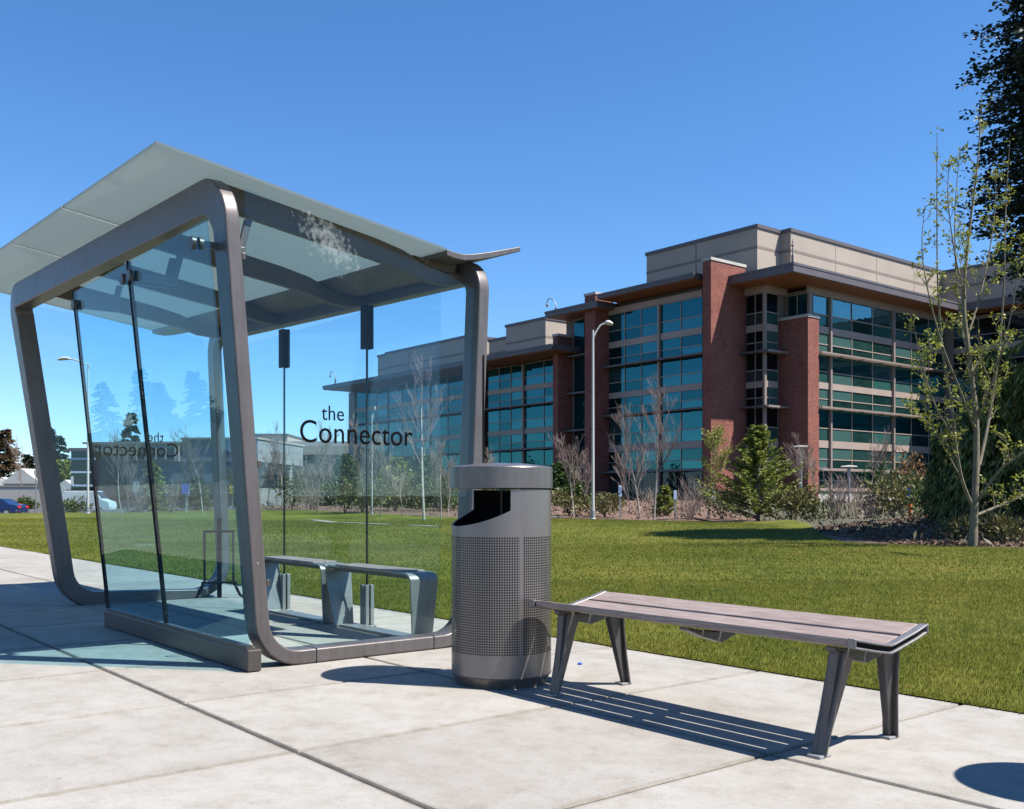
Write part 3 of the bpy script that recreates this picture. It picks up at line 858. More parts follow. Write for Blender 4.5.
ib = inner_bench(); p = AB(.42, 1.355); ib.location = p
dup(ib, AB(1.70, 1.355), ROT, 1.0, 'inner perch bench farther from the camera, behind its twin in the shelter')


# ------------------------------------------------------------------ litter bin
def bin_thing(loc, label):
    root = thing('litter_bin', label, 'litter bin', loc, 0, 'round perforated litter bins')
    r = .272
    open_c = R(-90 - 66); half = R(77)
    n = 128
    def hgt(th):
        d = (th - open_c + math.pi) % (2 * math.pi) - math.pi
        if abs(d) > half: return 1.045
        return .85 + .085 * (abs(d) / half) ** 2.2
    m = MB()
    zs = [.05, .172, .30, .5, .70, .797]
    ths = [2 * math.pi * k / n for k in range(n)]
    # insert the two vertical cut edges exactly
    for e in (open_c - half, open_c + half):
        for d in (-1e-3, 1e-3): ths.append((e + d) % (2 * math.pi))
    ths = sorted(ths); n = len(ths)
    rs = [[(r * math.cos(t), r * math.sin(t), z) for t in ths] for z in zs]
    rs.append([(r * math.cos(t), r * math.sin(t), hgt(t)) for t in ths])
    inn = [[((r - .008) * math.cos(t), (r - .008) * math.sin(t), hgt(t)) for t in ths], [((r - .008) * math.cos(t), (r - .008) * math.sin(t), .80) for t in ths]]
    m.rings(rs + inn[:1], False); m.build('body', 'perforated', root, smooth=30)
    b = MB(); b.lathe([(.250, .0), (.252, .018), (.268, .05), (.2719, .058)], 96, caps=True); b.build('base', 'bin_paint', root, smooth=30)
    sm = MB(); sm.lathe([(.2722, .0505), (.2735, .053), (.2735, .056), (.2722, .0585)], 96, caps=False); sm.build('base_seam', 'dark_bronze', root, smooth=30)
    l = MB(); l.lathe([(.245, .06), (.250, .79), (.262, .80)], 64, caps=False)
    l.lathe([(.0, .30), (.249, .30)], 64, caps=False); l.rings([[((r - .0085) * math.cos(t), (r - .0085) * math.sin(t), z if z < .9 else hgt(t) - .004) for t in ths] for z in (.80, 1.0)], False)
    l.build('liner', 'black', root, smooth=40)
    k = MB(); k.lathe([(.22, 1.052), (.2785, 1.052), (.280, 1.0535), (.280, 1.162), (.2775, 1.166), (.272, 1.1675), (.24, 1.174), (.14, 1.186), (.0, 1.192)], 96, caps=False)
    k.lathe([(.0, 1.0525), (.22, 1.052)], 96, caps=False); k.build('lid', 'bin_paint', root, smooth=25)
    s = MB()
    for a in (-30, 30, 90): s.tube([(.235 * math.cos(R(a)), .235 * math.sin(R(a)), .8), (.235 * math.cos(R(a)), .235 * math.sin(R(a)), 1.05)], .008, 8)
    s.build('lid_stay', 'dark_bronze', root)
    return root


b1 = bin_thing((-.058, 5.47, 0), 'tall round grey litter bin with perforated sides between shelter and bench')
dup(b1, (2.60, 3.27, 0), R(20), 1.0, 'second grey litter bin whose round lid shadow enters at the lower right')


# ------------------------------------------------------------------ park bench
def park_bench():
    fr = AB(-3.10, .94)
    root = thing('park_bench', 'backless park bench with dished wooden slats and dark metal legs on pavement', 'bench', fr, ROT)
    # local x = b - .94, y = a + 3.10
    y0, y1 = -.135, 1.675
    prof = [(-.022, .474), (.096, .4515), (.112, .4485), (.215, .431), (.233, .431), (.338, .4535), (.356, .4575), (.487, .490)]
    for k in range(4):
        (xa, za), (xb, zb) = prof[2 * k], prof[2 * k + 1]
        m = MB(); th = .032
        m.hexa([(xa, y0, za - th), (xb, y0, zb - th), (xb, y1, zb - th), (xa, y1, za - th)], [(xa, y0, za), (xb, y0, zb), (xb, y1, zb), (xa, y1, za)])
        m.build('slat', 'slat_wood', root, bevel=.006)
    # end rails: two stacked bars following the dish, joined at both tips
    for yy, sg in ((y0 - .002, -1), (y1 + .002, 1)):
        m = MB(); line = [(-.022, .475), (.05, .462), (.13, .447), (.20, .436), (.225, .433), (.25, .436), (.33, .453), (.41, .470), (.487, .491)]
        for dz, hh, w in ((.0, .010, .036), (-.030, .009, .034)):
            rs = [[(x, yy, z + dz - hh), (x, yy, z + dz), (x, yy + sg * w, z + dz), (x, yy + sg * w, z + dz - hh)] for x, z in line]
            m.rings(rs, True)
        for x, z in (line[0], line[-1]):
            e = -.010 if x < 0 else .010
            m.box(min(x, x + e), max(x, x + e), min(yy, yy + sg * .036), max(yy, yy + sg * .036), z - .039, z + .0005)
        m.build('end_rail', 'rail_metal', root, bevel=.004, smooth=40)
        b = MB(); rs = [[(x, yy + sg * .002, z - .030), (x, yy + sg * .002, z - .010), (x, yy + sg * .014, z - .010), (x, yy + sg * .014, z - .030)] for x, z in line]
        b.rings(rs, True); b.build('end_gap_shade', 'black', root)  # black bar stands in for the shade in the gap between the rails
    # legs: tapered, splayed, L-shaped castings
    def leg(x0, yb, xt, yt, sx):
        m = MB(); rs = []
        for t in (0, .15, .4, .7, .9, 1.0):
            x = x0 + (xt - x0) * (t ** .85); y = yb + (yt - yb) * t; z = .006 + .405 * t
            w = .0175 + .045 * t ** 1.25; d = .013 + .008 * t
            rs.append([(x - w, y - d, z), (x + w, y - d, z), (x + w, y + d, z), (x - w, y + d, z)])
        m.rings(rs, True)
        # rib
        rs = []
        for t in (0, .4, .7, 1.0):
            x = x0 + (xt - x0) * (t ** .85); y = yb + (yt - yb) * t; z = .006 + .405 * t; w = .0175 + .045 * t ** 1.25
            e = sx * w * .55
            rs.append([(x - e - .006, y - .035, z), (x - e + .006, y - .035, z), (x - e + .006, y + .035, z), (x - e - .006, y + .035, z)])
        m.rings(rs, True)
        lo = m.build('leg', 'leg_metal', root, bevel=.004, smooth=40)
        f = MB(); f.box(x0 - .045, x0 + .03, yb - .03, yb + .03, .001, .012); f.build('foot', 'galv', lo, bevel=.003)
    for yb in (0.0, 1.545):
        yi = yb - (.045 if yb < .5 else .01)
        leg(.0, yb, .085, yi, 1); leg(.495, yb, .405, yi, -1)
        m = MB(); rs = []
        for x, zt, hh in ((.0, .432, .02), (.06, .422, .035), (.14, .408, .045), (.225, .396, .05), (.31, .408, .045), (.39, .424, .035), (.46, .444, .02)):
            rs.append([(x, yi - .02, zt - hh), (x, yi + .02, zt - hh), (x, yi + .02, zt), (x, yi - .02, zt)])
        m.rings(rs, True); m.build('cross_bearer', 'leg_metal', root, bevel=.004, smooth=40)
    m = MB(); rs = []
    for x, zt, hh in ((.0, .432, .012), (.10, .412, .03), (.225, .396, .05), (.33, .412, .035), (.46, .444, .012)):
        rs.append([(x, .66, zt - hh), (x, .72, zt - hh), (x, .72, zt), (x, .66, zt)])
    m.rings(rs, True); m.build('middle_bearer', 'leg_metal', root, bevel=.004, smooth=40)
    return root


park_bench()


# ------------------------------------------------------------------ small things near the shelter
def sign_stand():
    root = thing('metal_stand', 'low black metal display stand with curled feet behind the glass', 'stand', at(219, 10.0), R(8))
    m = MB(); t = .015
    m.box(-.15, .15, -t, t, .655, .677); m.box(-.15, -.15 + .02, -t, t, .165, .6545); m.box(.13, .15, -t, t, .165, .6545); m.box(-.17, .17, -t - .001, t + .001, .145, .1645)
    m.build('frame', 'black', root, bevel=.002)
    p_ = MB(); p_.box(-.022, .022, .012, .04, .0, .80); p_.build('post', 'black', root, bevel=.004)
    for s in (-1, 1):
        f = MB(); f.tube([(s * .15, 0, .155), (s * .175, 0, .09), (s * .205, 0, .03), (s * .235, 0, .008), (s * .262, 0, .014), (s * .27, 0, .035)], [.016, .015, .014, .013, .012, .009], 8)
        f.build('foot', 'black', root, smooth=60)
    return root


sign_stand()
m = MB(); m.lathe([(.0, .0), (.013, .0), (.014, .002), (.014, .008), (.012, .010), (.0, .011)], 24); tag(m.build('bottle_cap', 'blue_enamel', smooth=40, loc=at(580, 1000 / (664.5 - 498), .001)), 'tiny blue bottle cap lying on the pavement behind the bench', 'bottle cap')


# ------------------------------------------------------------------ office building (local x = t along U2, y = s along U1)
def office():
    root = thing('office_building', 'red brick and teal glass office building with cream upper storey beyond the lawn', 'office building', (BO[0], BO[1], 0), ROT)
    SH = (12.2, 8.0, 3.2)

    def window(side, c, u0, u1, zt, zb, ncol, glass='coated_glass', dark=None, strips=True):
        """one glazed bay of one storey. side 't': plane t=c facing -t, u = s; side 's': plane s=c facing -s, u = t"""
        gl = MB(); fr = MB(); H = zt - zb
        def bx(mb, ua, ub, za, zb_, d0, d1, mi=0):
            if side == 't': mb.box(c + d0, c + d1, ua, ub, za, zb_, mi)
            else: mb.box(ua, ub, c + d0, c + d1, za, zb_, mi)
        k = H / 4.2
        rows = [(zt - 1.32 * k, zt - .06, 0), (zt - 2.18 * k, zt - 1.40 * k, 1), (zt - 3.45 * k, zt - 2.72 * k, 1), (zb + .14, zt - 3.52 * k, 1)] if strips else [(zb + .1, zt - .06, 0)]
        ws = [u0 + (u1 - u0) * i / ncol for i in range(ncol + 1)]
        for z0, z1, kind in rows:
            for i in range(ncol):
                off = random.uniform(0, .012)
                bx(gl, ws[i] + .03, ws[i + 1] - .03, z0, z1, .06 + off, .075 + off, kind)
        w = gl.build('window', [glass, 'spandrel_glass' if side == 's' else glass], root)
        # frame: spandrel, transoms, thin mullions
        if strips:
            bx(fr, u0, u1, zt - 2.70 * k, zt - 2.20 * k, .0, .09)
            for z in (zt - 1.40 * k, zt - 3.52 * k): bx(fr, u0, u1, z + .005, z + .075, .02, .10)
        bx(fr, u0, u1, zb, zb + .13, .01, .10); bx(fr, u0, u1, zt - .055, zt, .02, .10)
        for i in range(1, ncol): bx(fr, ws[i] - .03, ws[i] + .03, zb + .131, zt - .056, .011, .055)
        fo = fr.build('window_frame', 'panel_tan', w)
        return w

    def wall(x0, x1, y0, y1, z0, z1, mat='brick', name='brick_wall', cap=True):
        m = MB(); m.box(x0, x1, y0, y1, z0, z1); o = m.build(name, mat, root)
        if cap:
            m = MB(); m.box(x0 - .06, x1 + .06, y0 - .06, y1 + .06, z1 + .002, z1 + .22); m.build('coping', 'stone_cap', o)
        return o

    def core(x0, x1, y0, y1, z0, z1):
        m = MB(); m.box(x0, x1, y0, y1, z0, z1); m.build('wall', 'panel_joint', root)

    def shade(side, c, u0, u1, z):
        m = MB(); d = .75
        for k in range(4):
            a0, a1 = -d + k * .19, -d + k * .19 + .11
            if side == 't': m.box(c + a0, c + a1, u0, u1, z - .09, z + .05)
            else: m.box(u0, u1, c + a0, c + a1, z - .09, z + .05)
        n = max(2, int((u1 - u0) / 2.6))
        for i in range(n + 1):
            u = u0 + .1 + (u1 - u0 - .2) * i / n
            if side == 't': m.box(c - d + .01, c - .003, u - .03, u + .03, z - .15, z - .092)
            else: m.box(u - .03, u + .03, c - d + .01, c - .003, z - .15, z - .092)
        m.build('sunshade', 'fascia' if side == 't' else 'mullion', root)  # dark on the shaded side, lighter on the sunlit one: light put into colour

    def mull(side, c, u, z0, z1, w=.22, d=.16):
        m = MB()
        if side == 't': m.box(c - d, c + .09, u - w / 2, u + w / 2, z0, z1)
        else: m.box(u - w / 2, u + w / 2, c - d, c + .09, z0, z1)
        m.build('mullion', 'mullion', root)

    def eave(x0, x1, y0, y1, z0, z1, name='eave'):
        m = MB(); m.box(x0, x1, y0, y1, z0 + .04, z1); o = m.build(name, 'fascia', root, bevel=.03)
        m = MB(); m.box(x0 + .12, x1 - .12, y0 + .12, y1 - .12, z0 - .01, z0 + .038); m.build('soffit', 'soffit_wood', o)
        m = MB(); m.box(x0 - .04, x1 + .04, y0 - .04, y1 + .04, z1 - .16, z1 + .01); m.build('drip_edge', 'fascia', o)
        return o

    def pent(x0, x1, y0, y1, z0, z1, step=6.2, name='upper_storey'):
        m = MB(); m.box(x0, x1, y0, y1, z0, z1); o = m.build(name, 'panel_cream', root)
        j = MB(); zm = z0 + (z1 - z0) * .60
        j.box(x0 - .015, x1 + .015, y0 - .015, y1 + .015, zm - .1, zm + .12)
        y = y0 + step
        while y < y1 - 1: j.box(x0 - .012, x0 + .01, y - .07, y + .07, z0, z1 - .3); y += step
        x = x0 + step
        while x < x1 - 1: j.box(x - .03, x + .03, y0 - .012, y0 + .01, z0, z1 - .3); x += step
        j.build('panel_joint', 'panel_joint', o)
        c = MB(); c.box(x0 - .1, x1 + .1, y0 - .1, y1 + .1, z1 - .22, z1 + .06); c.build('parapet_cap', 'fascia', o)
        return o

    T = -7.5
    # --- main block, shaded side
    core(T + .2, 30, 6, 22, .2, 17.0)
    zt = [16.75, SH[0], SH[1], SH[2]]; zb = [SH[0], SH[1], SH[2], .6]
    for i in range(4):
        for u0, u1, nc in ((6.0, 10.35, 2), (10.58, 16.35, 3)):
            window('t', T, u0, u1, zt[i], zb[i], nc, 'coated_glass' if i < 3 else 'dark_glass', strips=i < 3)
        if i < 3: shade('t', T, 5.2, 16.8, zb[i])
    mull('t', T, 10.46, .6, 16.75); m = MB(); m.box(T - .02, T + .18, 6, 16.4, 16.76, 17.25); m.build('head_panel', 'panel_tan', root)
    # fin with the sunlit flank, and the next pier
    wall(-9.0, -4.9, 3.85, 4.65, .2, 18.95)
    m = MB(); m.box(-9.03, -8.0, 3.82, 4.68, .1, 1.6); m.build('stone_base', 'grey_panel', root)
    wall(-9.0, -6.9, 16.42, 17.75, .2, 18.35)
    # slim glazing between the piers
    core(-6.3, 6, 17.75, 60, .2, 13.6)
    for i, (z1, z0) in enumerate(((16.9, 13.6), (13.6, 10.3), (10.3, 7.0), (7.0, 3.7), (3.7, .8))):
        window('t', T, 17.8, 19.3, z1, z0, 1, strips=False); window('t', T, 19.5, 20.8, z1, z0, 1, strips=False)
        if z0 > 1: shade('t', T, 17.8, 22.0, z0)
    core(T + .2, 4, 17.76, 21.5, .2, 17.1)
    wall(-9.0, -6.6, 21.2, 21.9, .2, 15.4)
    # --- second block
    for z1, z0, st in ((13.75, 9.75, True), (9.75, 5.6, True), (5.6, .7, True)):
        window('t', T, 22.1, 27.7, z1, z0, 2, strips=st); window('t', T, 27.95, 33.4, z1, z0, 3, strips=st)
        if z0 > 1: shade('t', T, 22, 33.8, z0)
    mull('t', T, 27.82, .6, 13.7)
    # --- third block
    for z1, z0 in ((13.75, 9.75), (9.75, 5.6), (5.6, .7)):
        for u0, u1, nc in ((34.2, 43.4, 3), (43.7, 51.9, 3), (52.2, 59.3, 3)): window('t', T, u0, u1, z1, z0, nc)
        if z0 > 1: shade('t', T, 34.1, 59.6, z0)
    wall(-7.6, 6.1, 59.4, 60.8, .2, 13.7, 'grey_panel', 'end_wall', False)
    # --- eaves
    eave(-9.6, 0, 5.05, 15.6, 17.68, 18.12)
    eave(-9.6, 0, 15.62, 22.3, 17.05, 17.62)
    eave(-11.0, 2, 19.8, 31.0, 13.85, 14.35)
    eave(-11.2, 4, 31.02, 60.6, 13.75, 14.22)
    # --- sunlit side
    core(.05, 30, .25, 20, .2, 17.0) if False else None
    m = MB(); m.box(-2.15, 30, .2, 21, .2, 17.0); m.build('wall', 'panel_joint', root)
    for i in range(4):
        for u0, u1, nc in ((-1.5, .56, 1), (.78, 9.73, 3), (9.95, 18.6, 3)):
            window('s', 0.0, u0, u1, zt[i], zb[i], nc, 'coated_glass_sky' if i < 2 else 'coated_glass', strips=True)
        if i < 3: shade('s', 0.0, -1.5, 18.8, zb[i])
    for u in (.67, 9.84): mull('s', 0.0, u, .8, 16.75)
    mull('s', 0.0, -2.05, 14.9, 16.75, .3)
    m = MB(); m.box(-2.2, 18.8, -.02, .18, 16.76, 17.3); m.build('head_panel', 'panel_tan', root)
    wall(-2.96, -1.54, -.5, 2.6, .2, 14.75)
    m = MB(); m.box(-1.5, 12, -.12, .15, .0, 1.3); m.build('base_wall', 'stone_cap', root)
    # recessed corner bay between fin and the low brick wall
    for i in range(4):
        window('t', -4.9, 2.05, 3.8, zt[i], zb[i], 2, 'dark_glass', strips=True)
        window('s', 1.95, -4.85, -3.3, zt[i], zb[i], 1, 'dark_glass', strips=True)
        if i < 3:
            shade('t', -4.9, 1.3, 3.8, zb[i]); shade('s', 1.95, -5.5, -3.0, zb[i])
    mull('t', -4.9, 2.0, .6, 16.75, .2)
    m = MB(); m.box(-4.7, -2.2, 2.2, 6, .2, 17.0); m.build('wall', 'panel_joint', root)
    window('t', -2.3, .1, 1.8, 16.75, 14.9, 2, 'coated_glass', strips=False)
    m = MB(); m.box(-5.0, -2.2, 1.9, 4, 16.76, 17.3); m.build('head_panel', 'panel_tan', root)
    eave(-6.9, 20.5, -2.0, 16.0, 17.3, 18.02)
    # --- upper storeys
    pent(-4, 20, 3.4, 15.2, 18.05, 22.35)
    pent(-1.0, 22.5, 2.45, 14.0, 18.06, 22.34)
    pent(-2, 14, 31, 37.4, 14.3, 19.25); pent(-1.8, 14, 37.42, 40.6, 14.3, 18.1); pent(-1.9, 14, 44, 61.6, 14.3, 19.1); pent(-1.7, 14, 61.62, 63.8, 14.3, 19.0)
    pent(-6.5, -3.5, 12.5, 17.0, 18.13, 18.95)
    # --- right wing coming forward behind the trees
    m = MB(); m.box(18.9, 46, -16, 20, .0, 17.0); m.build('wing_wall', 'panel_joint', root)
    wall(18.7, 20.2, -16.2, -14.6, .2, 17.0, cap=False); wall(24, 27, -16.3, -15.9, .2, 17.2, cap=False)
    for i in range(4):
        for u0, u1 in ((-14.4, -7.6), (-7.4, -.6)): window('t', 18.8, u0, u1, zt[i], zb[i], 3, 'coated_glass' if i else 'dark_glass')
        window('s', -16.1, 27.2, 36, zt[i], zb[i], 3, 'coated_glass_sky'); window('s', -16.1, 20.3, 23.8, zt[i], zb[i], 2, 'coated_glass_sky')
        if i < 3: shade('t', 18.8, -15.5, -.6, zb[i]); shade('s', -16.1, 20.2, 36, zb[i])
    eave(17.2, 46, -17.6, 4, 17.2, 17.95, 'eave')
    pent(22.6, 46, -9.5, 14, 17.96, 22.3)
    # roof behind everything
    m = MB(); m.box(-6, 40, 5, 60, 13.0, 13.4); m.build('roof', 'roof_membrane', root)
    return root


office()


def bld(t, s, z): return Vector((BO[0] + t * U2[0] + s * U1[0], BO[1] + t * U2[1] + s * U1[1], z))


def roof_lamp(p, label):
    root = thing('rooftop_lamp', label, 'lamp', p, ROT + R(90), 'gooseneck lamps on the roof edge')
    m = MB(); m.tube([(0, 0, 0), (0, 0, .75)], .10, 10); m.build('base', 'fascia', root, smooth=40)
    m = MB(); m.tube([(0, 0, .7), (0, 0, 1.0), (.35, 0, 1.55), (.75, 0, 1.72), (1.05, 0, 1.7), (1.2, 0, 1.5), (1.2, 0, 1.3)], .045, 8); m.build('arm', 'galv', root, smooth=60)
    m = MB(); m.lathe([(.0, 1.05), (.11, 1.05), (.12, 1.2), (.05, 1.3), (0, 1.32)], 12, c=(1.2, 0)); m.build('lamp_head', 'fascia', root, smooth=40)
    return root


roof_lamp(bld(-8.9, 21.6, 17.2), 'curved rooftop lamp above the eave left of the tall street lamp')
roof_lamp(bld(-10.4, 59.0, 14.23), 'curved rooftop lamp at the far left eave, seen through shelter glass')
root = thing('lightning_rod', 'thin lightning rod on the front corner of the office roof', 'lightning rod', bld(-6.6, -1.7, 18.03))
m = MB(); m.tube([(0, 0, 0), (0, 0, .6)], .09, 8); m.build('base', 'fascia', root)
m = MB(); m.tube([(0, 0, .6), (0, 0, 1.5), (0, 0, 1.75)], [.04, .04, .01], 6); m.build('rod', 'fascia', root)
m = MB(); m.tube([(0, 0, 1.2), (0, 0, 1.3), (0, 0, 1.4)], [.03, .12, .03], 8); m.build('collar', 'fascia', root)


# ------------------------------------------------------------------ lamps and posts
def street_lamp(px, Y, h, arm, label, rot=0.0, group='tall street lamps', zb=None):
    p = at(px, Y)
    root = thing('street_lamp', label, 'street lamp', p, rot, group)
    m = MB(); m.tube([(0, 0, 0), (0, 0, h)], [.072, .046], 14); m.build('pole', 'white_paint', root, smooth=60)
    m = MB(); m.lathe([(.15, 0), (.15, .06), (.11, .1), (.10, .4), (.09, .45)], 16); m.build('base', 'galv', root, smooth=40)
    m = MB(); m.tube([(0, 0, h - .35), (.12, 0, h - .1), (arm * .45, 0, h + .22), (arm * .75, 0, h + .33)], [.05, .045, .04, .04], 10); m.build('arm', 'white_paint', root, smooth=60)
    m = MB(); rs = []
    for x, w, t, z in ((arm * .70, .06, .05, h + .30), (arm * .8, .15, .10, h + .34), (arm * 1.0, .19, .11, h + .33), (arm * 1.18, .12, .07, h + .27)):
        rs.append([(x, w * math.cos(k * .628), z + t * math.sin(k * .628)) for k in range(10)])
    m.rings(rs); m.build('lamp_head', 'white_paint', root, smooth=50)
    return root


street_lamp(593, 45, 8.55, .75, 'tall pale street lamp right of the litter bin, in front of the office')
street_lamp(88, 60, 9.0, -1.5, 'tall grey street lamp seen left behind the shelter glass')
_l = street_lamp(372, 52, 5.2, .35, 'thin pale lamp post seen behind the shelter bench through glass'); _l.scale = (.45, .45, 1)


def path_light(px, Y, ytop, label):
    p = at(px, Y); h = (HY - ytop) / F * Y + CAMH - p.z
    root = thing('path_light', label, 'path light', p, 0, 'flat topped path lights')
    m = MB(); m.tube([(0, 0, 0), (0, 0, h - .05)], .07, 10); m.build('pole', 'galv', root, smooth=60)
    m = MB(); m.lathe([(.0, h - .5), (.09, h - .5), (.09, h - .1), (.0, h - .05)], 12); m.build('lamp', 'galv', root, smooth=40)
    m = MB(); m.lathe([(.0, h), (.42, h - .02), (.46, h + .02), (.40, h + .06), (.0, h + .1)], 20); m.build('lamp_shade', 'white_paint', root, smooth=40)


path_light(801, 62, 447, 'path light by the low brick wall, right of the young fir')
path_light(849, 56, 467, 'path light in front of the sunlit windows')


def sign_post(px, Y, ytop, w, mat, label, panel=None, group='slim sign posts along the lawn edge', rot=0):
    p = at(px, Y); h = (HY - ytop) / F * Y + CAMH - p.z
    root = thing('sign_post', label, 'sign post', p, rot, group)
    m = MB(); m.box(-.035, .035, -.02, .02, 0, h); m.build('post', 'galv', root)
    m = MB(); pw, ph = panel or (w, .6); m.box(-pw / 2, pw / 2, -.045, -.022, h - ph, h + .02); m.build('sign_panel', mat, root, bevel=.01)
    return root


sign_post(620, 47, 486, .16, 'sign_blue_grey', 'pale blue sign post nearest the tall street lamp', (.16, .5))
sign_post(675, 45, 491, .14, 'sign_blue_grey', 'pale blue sign post right of the bare trees', (.14, .4))
sign_post(36, 62, 470, .2, 'white_paint', 'white post beside the leftmost shelter leg', (.25, .3))
sign_post(61, 63, 487, .2, 'white_paint', 'short white sign post just right of the leftmost shelter leg', (.5, .35))
sign_post(186, 64, 484, .5, 'blue_enamel', 'blue parking sign behind the front glass', (.5, .65))
sign_post(233, 62, 486, .5, 'yellow_enamel', 'yellow sign behind the near shelter post', (.42, .5))
sign_post(136, 70, 482, .5, 'white_paint', 'small white sign behind the left glass pane', (.5, .7))


def marker(px, Y, label):
    p = at(px, Y); root = thing('garden_marker', label, 'garden marker', p, 0, 'small painted markers in the bed')
    m = MB(); m.lathe([(.06, 0), (.075, .3), (.07, .62)], 12); m.build('post', 'orange_enamel', root, smooth=40)
    m = MB(); m.lathe([(.085, .62), (.085, .95), (.05, 1.02), (0, 1.03)], 12); m.build('cap', 'blue_enamel', root, smooth=40)


marker(926, 34, 'blue capped orange marker post in the bed, closer to the budding tree')
marker(910, 35, 'blue capped orange marker post in the bed, farther from the budding tree')

# ------------------------------------------------------------------ plants
def quads(C, D, L, Wd, tip=.3):
    """leaf quads: centre/base C, direction D, length L, width Wd"""
    n = len(C); D = D / (np.linalg.norm(D, axis=1, keepdims=True) + 1e-9)
    r = rng.normal(size=(n, 3)); s = np.cross(D, r); s /= np.linalg.norm(s, axis=1, keepdims=True) + 1e-9
    L = L[:, None]; Wd = Wd[:, None]
    a = C - s * Wd * .15; b = C + D * L * .5 + s * Wd * .5; c = C + D * L; d = C + D * L * .5 - s * Wd * .5
    return np.stack([a, b, c, d], 1)


def put_quads(name, Q, mat, parent):
    n = len(Q); return mesh_from_np(name, Q.reshape(-1, 3), np.arange(n * 4).reshape(n, 4), mat, parent)


def conifer(name, label, h, r, loc, mat='needles_green', nbr=150, per=40, leaf=.28, clear=.06, droop=.25, power=.85, seed=1, group=None, bark='bark_dark', up=.0, cat='tree', rot=0.0, hang=0.0, lw=.42, jit=.05, shape=None):
    g = np.random.default_rng(seed)
    root = thing(name, label, cat, loc, rot, group)
    m = MB(); m.tube([(0, 0, 0), (0, 0, h * .5), (0, 0, h * .98)], [.018 * h + .02, .011 * h + .01, .01], 8); m.build('trunk', bark, root, smooth=60)
    br = MB(); Q = []
    for i in range(nbr):
        f = clear + (1 - clear) * ((i + g.uniform(0, 1)) / nbr) ** 1.0
        z = f * h; ln = r * (shape(f) if shape else (1 - f) ** power) * g.uniform(.62, 1.12) + .06 * r
        th = g.uniform(0, 2 * np.pi); dr = droop * g.uniform(.5, 1.5)
        ts = np.linspace(.12, 1, per)
        x = ts * ln; zz = z + up * ln * ts - dr * ln * ts ** 2 + .10 * ln * ts ** 3
        C = np.c_[np.cos(th) * x, np.sin(th) * x, zz] + g.normal(0, jit * r, (per, 3)) * np.c_[ts, ts, ts * .6]
        sd = g.choice([-1, 1], per) * g.uniform(.35, 1.1, per)
        dirs = np.c_[np.cos(th + sd), np.sin(th + sd), g.uniform(-.35, .25, per) - hang]
        Q.append(quads(C, dirs, leaf * g.uniform(.6, 1.3, per) * (1.1 - .5 * ts), leaf * lw * g.uniform(.6, 1.2, per)))
        if i % 2 == 0:
            br.tube([(0, 0, z), (math.cos(th) * ln * .5, math.sin(th) * ln * .5, z + up * ln * .5 - dr * ln * .25), (math.cos(th) * ln * .9, math.sin(th) * ln * .9, z + up * ln * .9 - dr * ln * .75)], [.012 * r + .008, .008 * r + .005, .004], 4)
    br.build('limbs', bark, root)
    put_quads('crown', np.concatenate(Q), mat, root)
    return root


def bare_tree(h, spread, seed, bark='bark', name='bare_tree', label='', loc=(0, 0, 0), stems=1, fork=.3, tr=.012, minr=.007, group=None, levels=4, kids=6, upright=.8, buds=None, rot=0.0, scale=1.0, twig=None):
    g = random.Random(seed)
    root = thing(name, label, 'tree', loc, rot, group); root.scale = (scale,) * 3
    tm = MB(); bm = MB(); tips = []
    def grow(p, d, ln, rad, lev, mb):
        n = 4 if lev < 2 else 3; pts = [p]; rr = [rad]; q = p.copy(); dd = d.copy()
        for i in range(n):
            dd = (dd + Vector((g.gauss(0, .10), g.gauss(0, .10), g.gauss(.05, .05)))).normalized()
            q = q + dd * ln / n; pts.append(q.copy()); rr.append(max(minr * .6, rad * (1 - .72 * (i + 1) / n)))
        mb.tube(pts, rr, 6 if lev < 2 else 3, caps=lev < 1)
        tips.append((pts[-1], dd, lev))
        if lev >= levels: return
        k = kids if lev > 0 else kids + 3
        for j in range(k):
            t = g.uniform(.22 if lev else fork, .97); idx = min(n - 1, int(t * n)); f = t * n - idx
            bp = pts[idx].lerp(pts[idx + 1], f)
            ax = Vector((math.cos(a := g.uniform(0, 6.283)), math.sin(a), 0))
            side = (ax - dd * ax.dot(dd)).normalized()
            ang = g.uniform(.35, .85) * (1.2 - upright * .6)
            nd = (dd * math.cos(ang) + side * math.sin(ang) + Vector((0, 0, upright * .35))).normalized()
            l2 = ln * (g.uniform(.42, .66) * (1.15 - .55 * t) * spread if lev == 0 else g.uniform(.34, .60) * (1.05 - .35 * t))
            grow(bp, nd, l2, max(minr, rad * (1 - .65 * t) * .52), lev + 1, bm)
            if buds is not None: tips.append((bp + nd * l2 * .5, nd, lev + 1))
    for sidx in range(stems):
        d = Vector((0, 0, 1)) if stems == 1 else Vector((g.uniform(-.3, .3), g.uniform(-.3, .3), 1)).normalized()
        grow(Vector((0, 0, -.05)), d, h * (1 if stems == 1 else g.uniform(.75, 1)), tr * h, 0, tm)
    tm.build('trunk', bark, root, smooth=60); bm.build('crown', twig or bark, root)
    if buds:
        mat, nper, size, minlev = buds; gg = np.random.default_rng(seed + 5)
        C = []; D = []
        for p, d, lv in tips:
            if lv < minlev: continue
            for _ in range(nper):
                C.append(p + Vector((gg.normal(0, .07), gg.normal(0, .07), gg.normal(0, .07)))); D.append((d.x + gg.normal(0, .8), d.y + gg.normal(0, .8), d.z + gg.normal(.1, .8)))
        C = np.array([tuple(c) for c in C]); D = np.array(D); n = len(C)
        put_quads('leaves', quads(C, D, size * gg.uniform(.6, 1.3, n), size * .6 * gg.uniform(.6, 1.2, n)), mat, root)
    return root


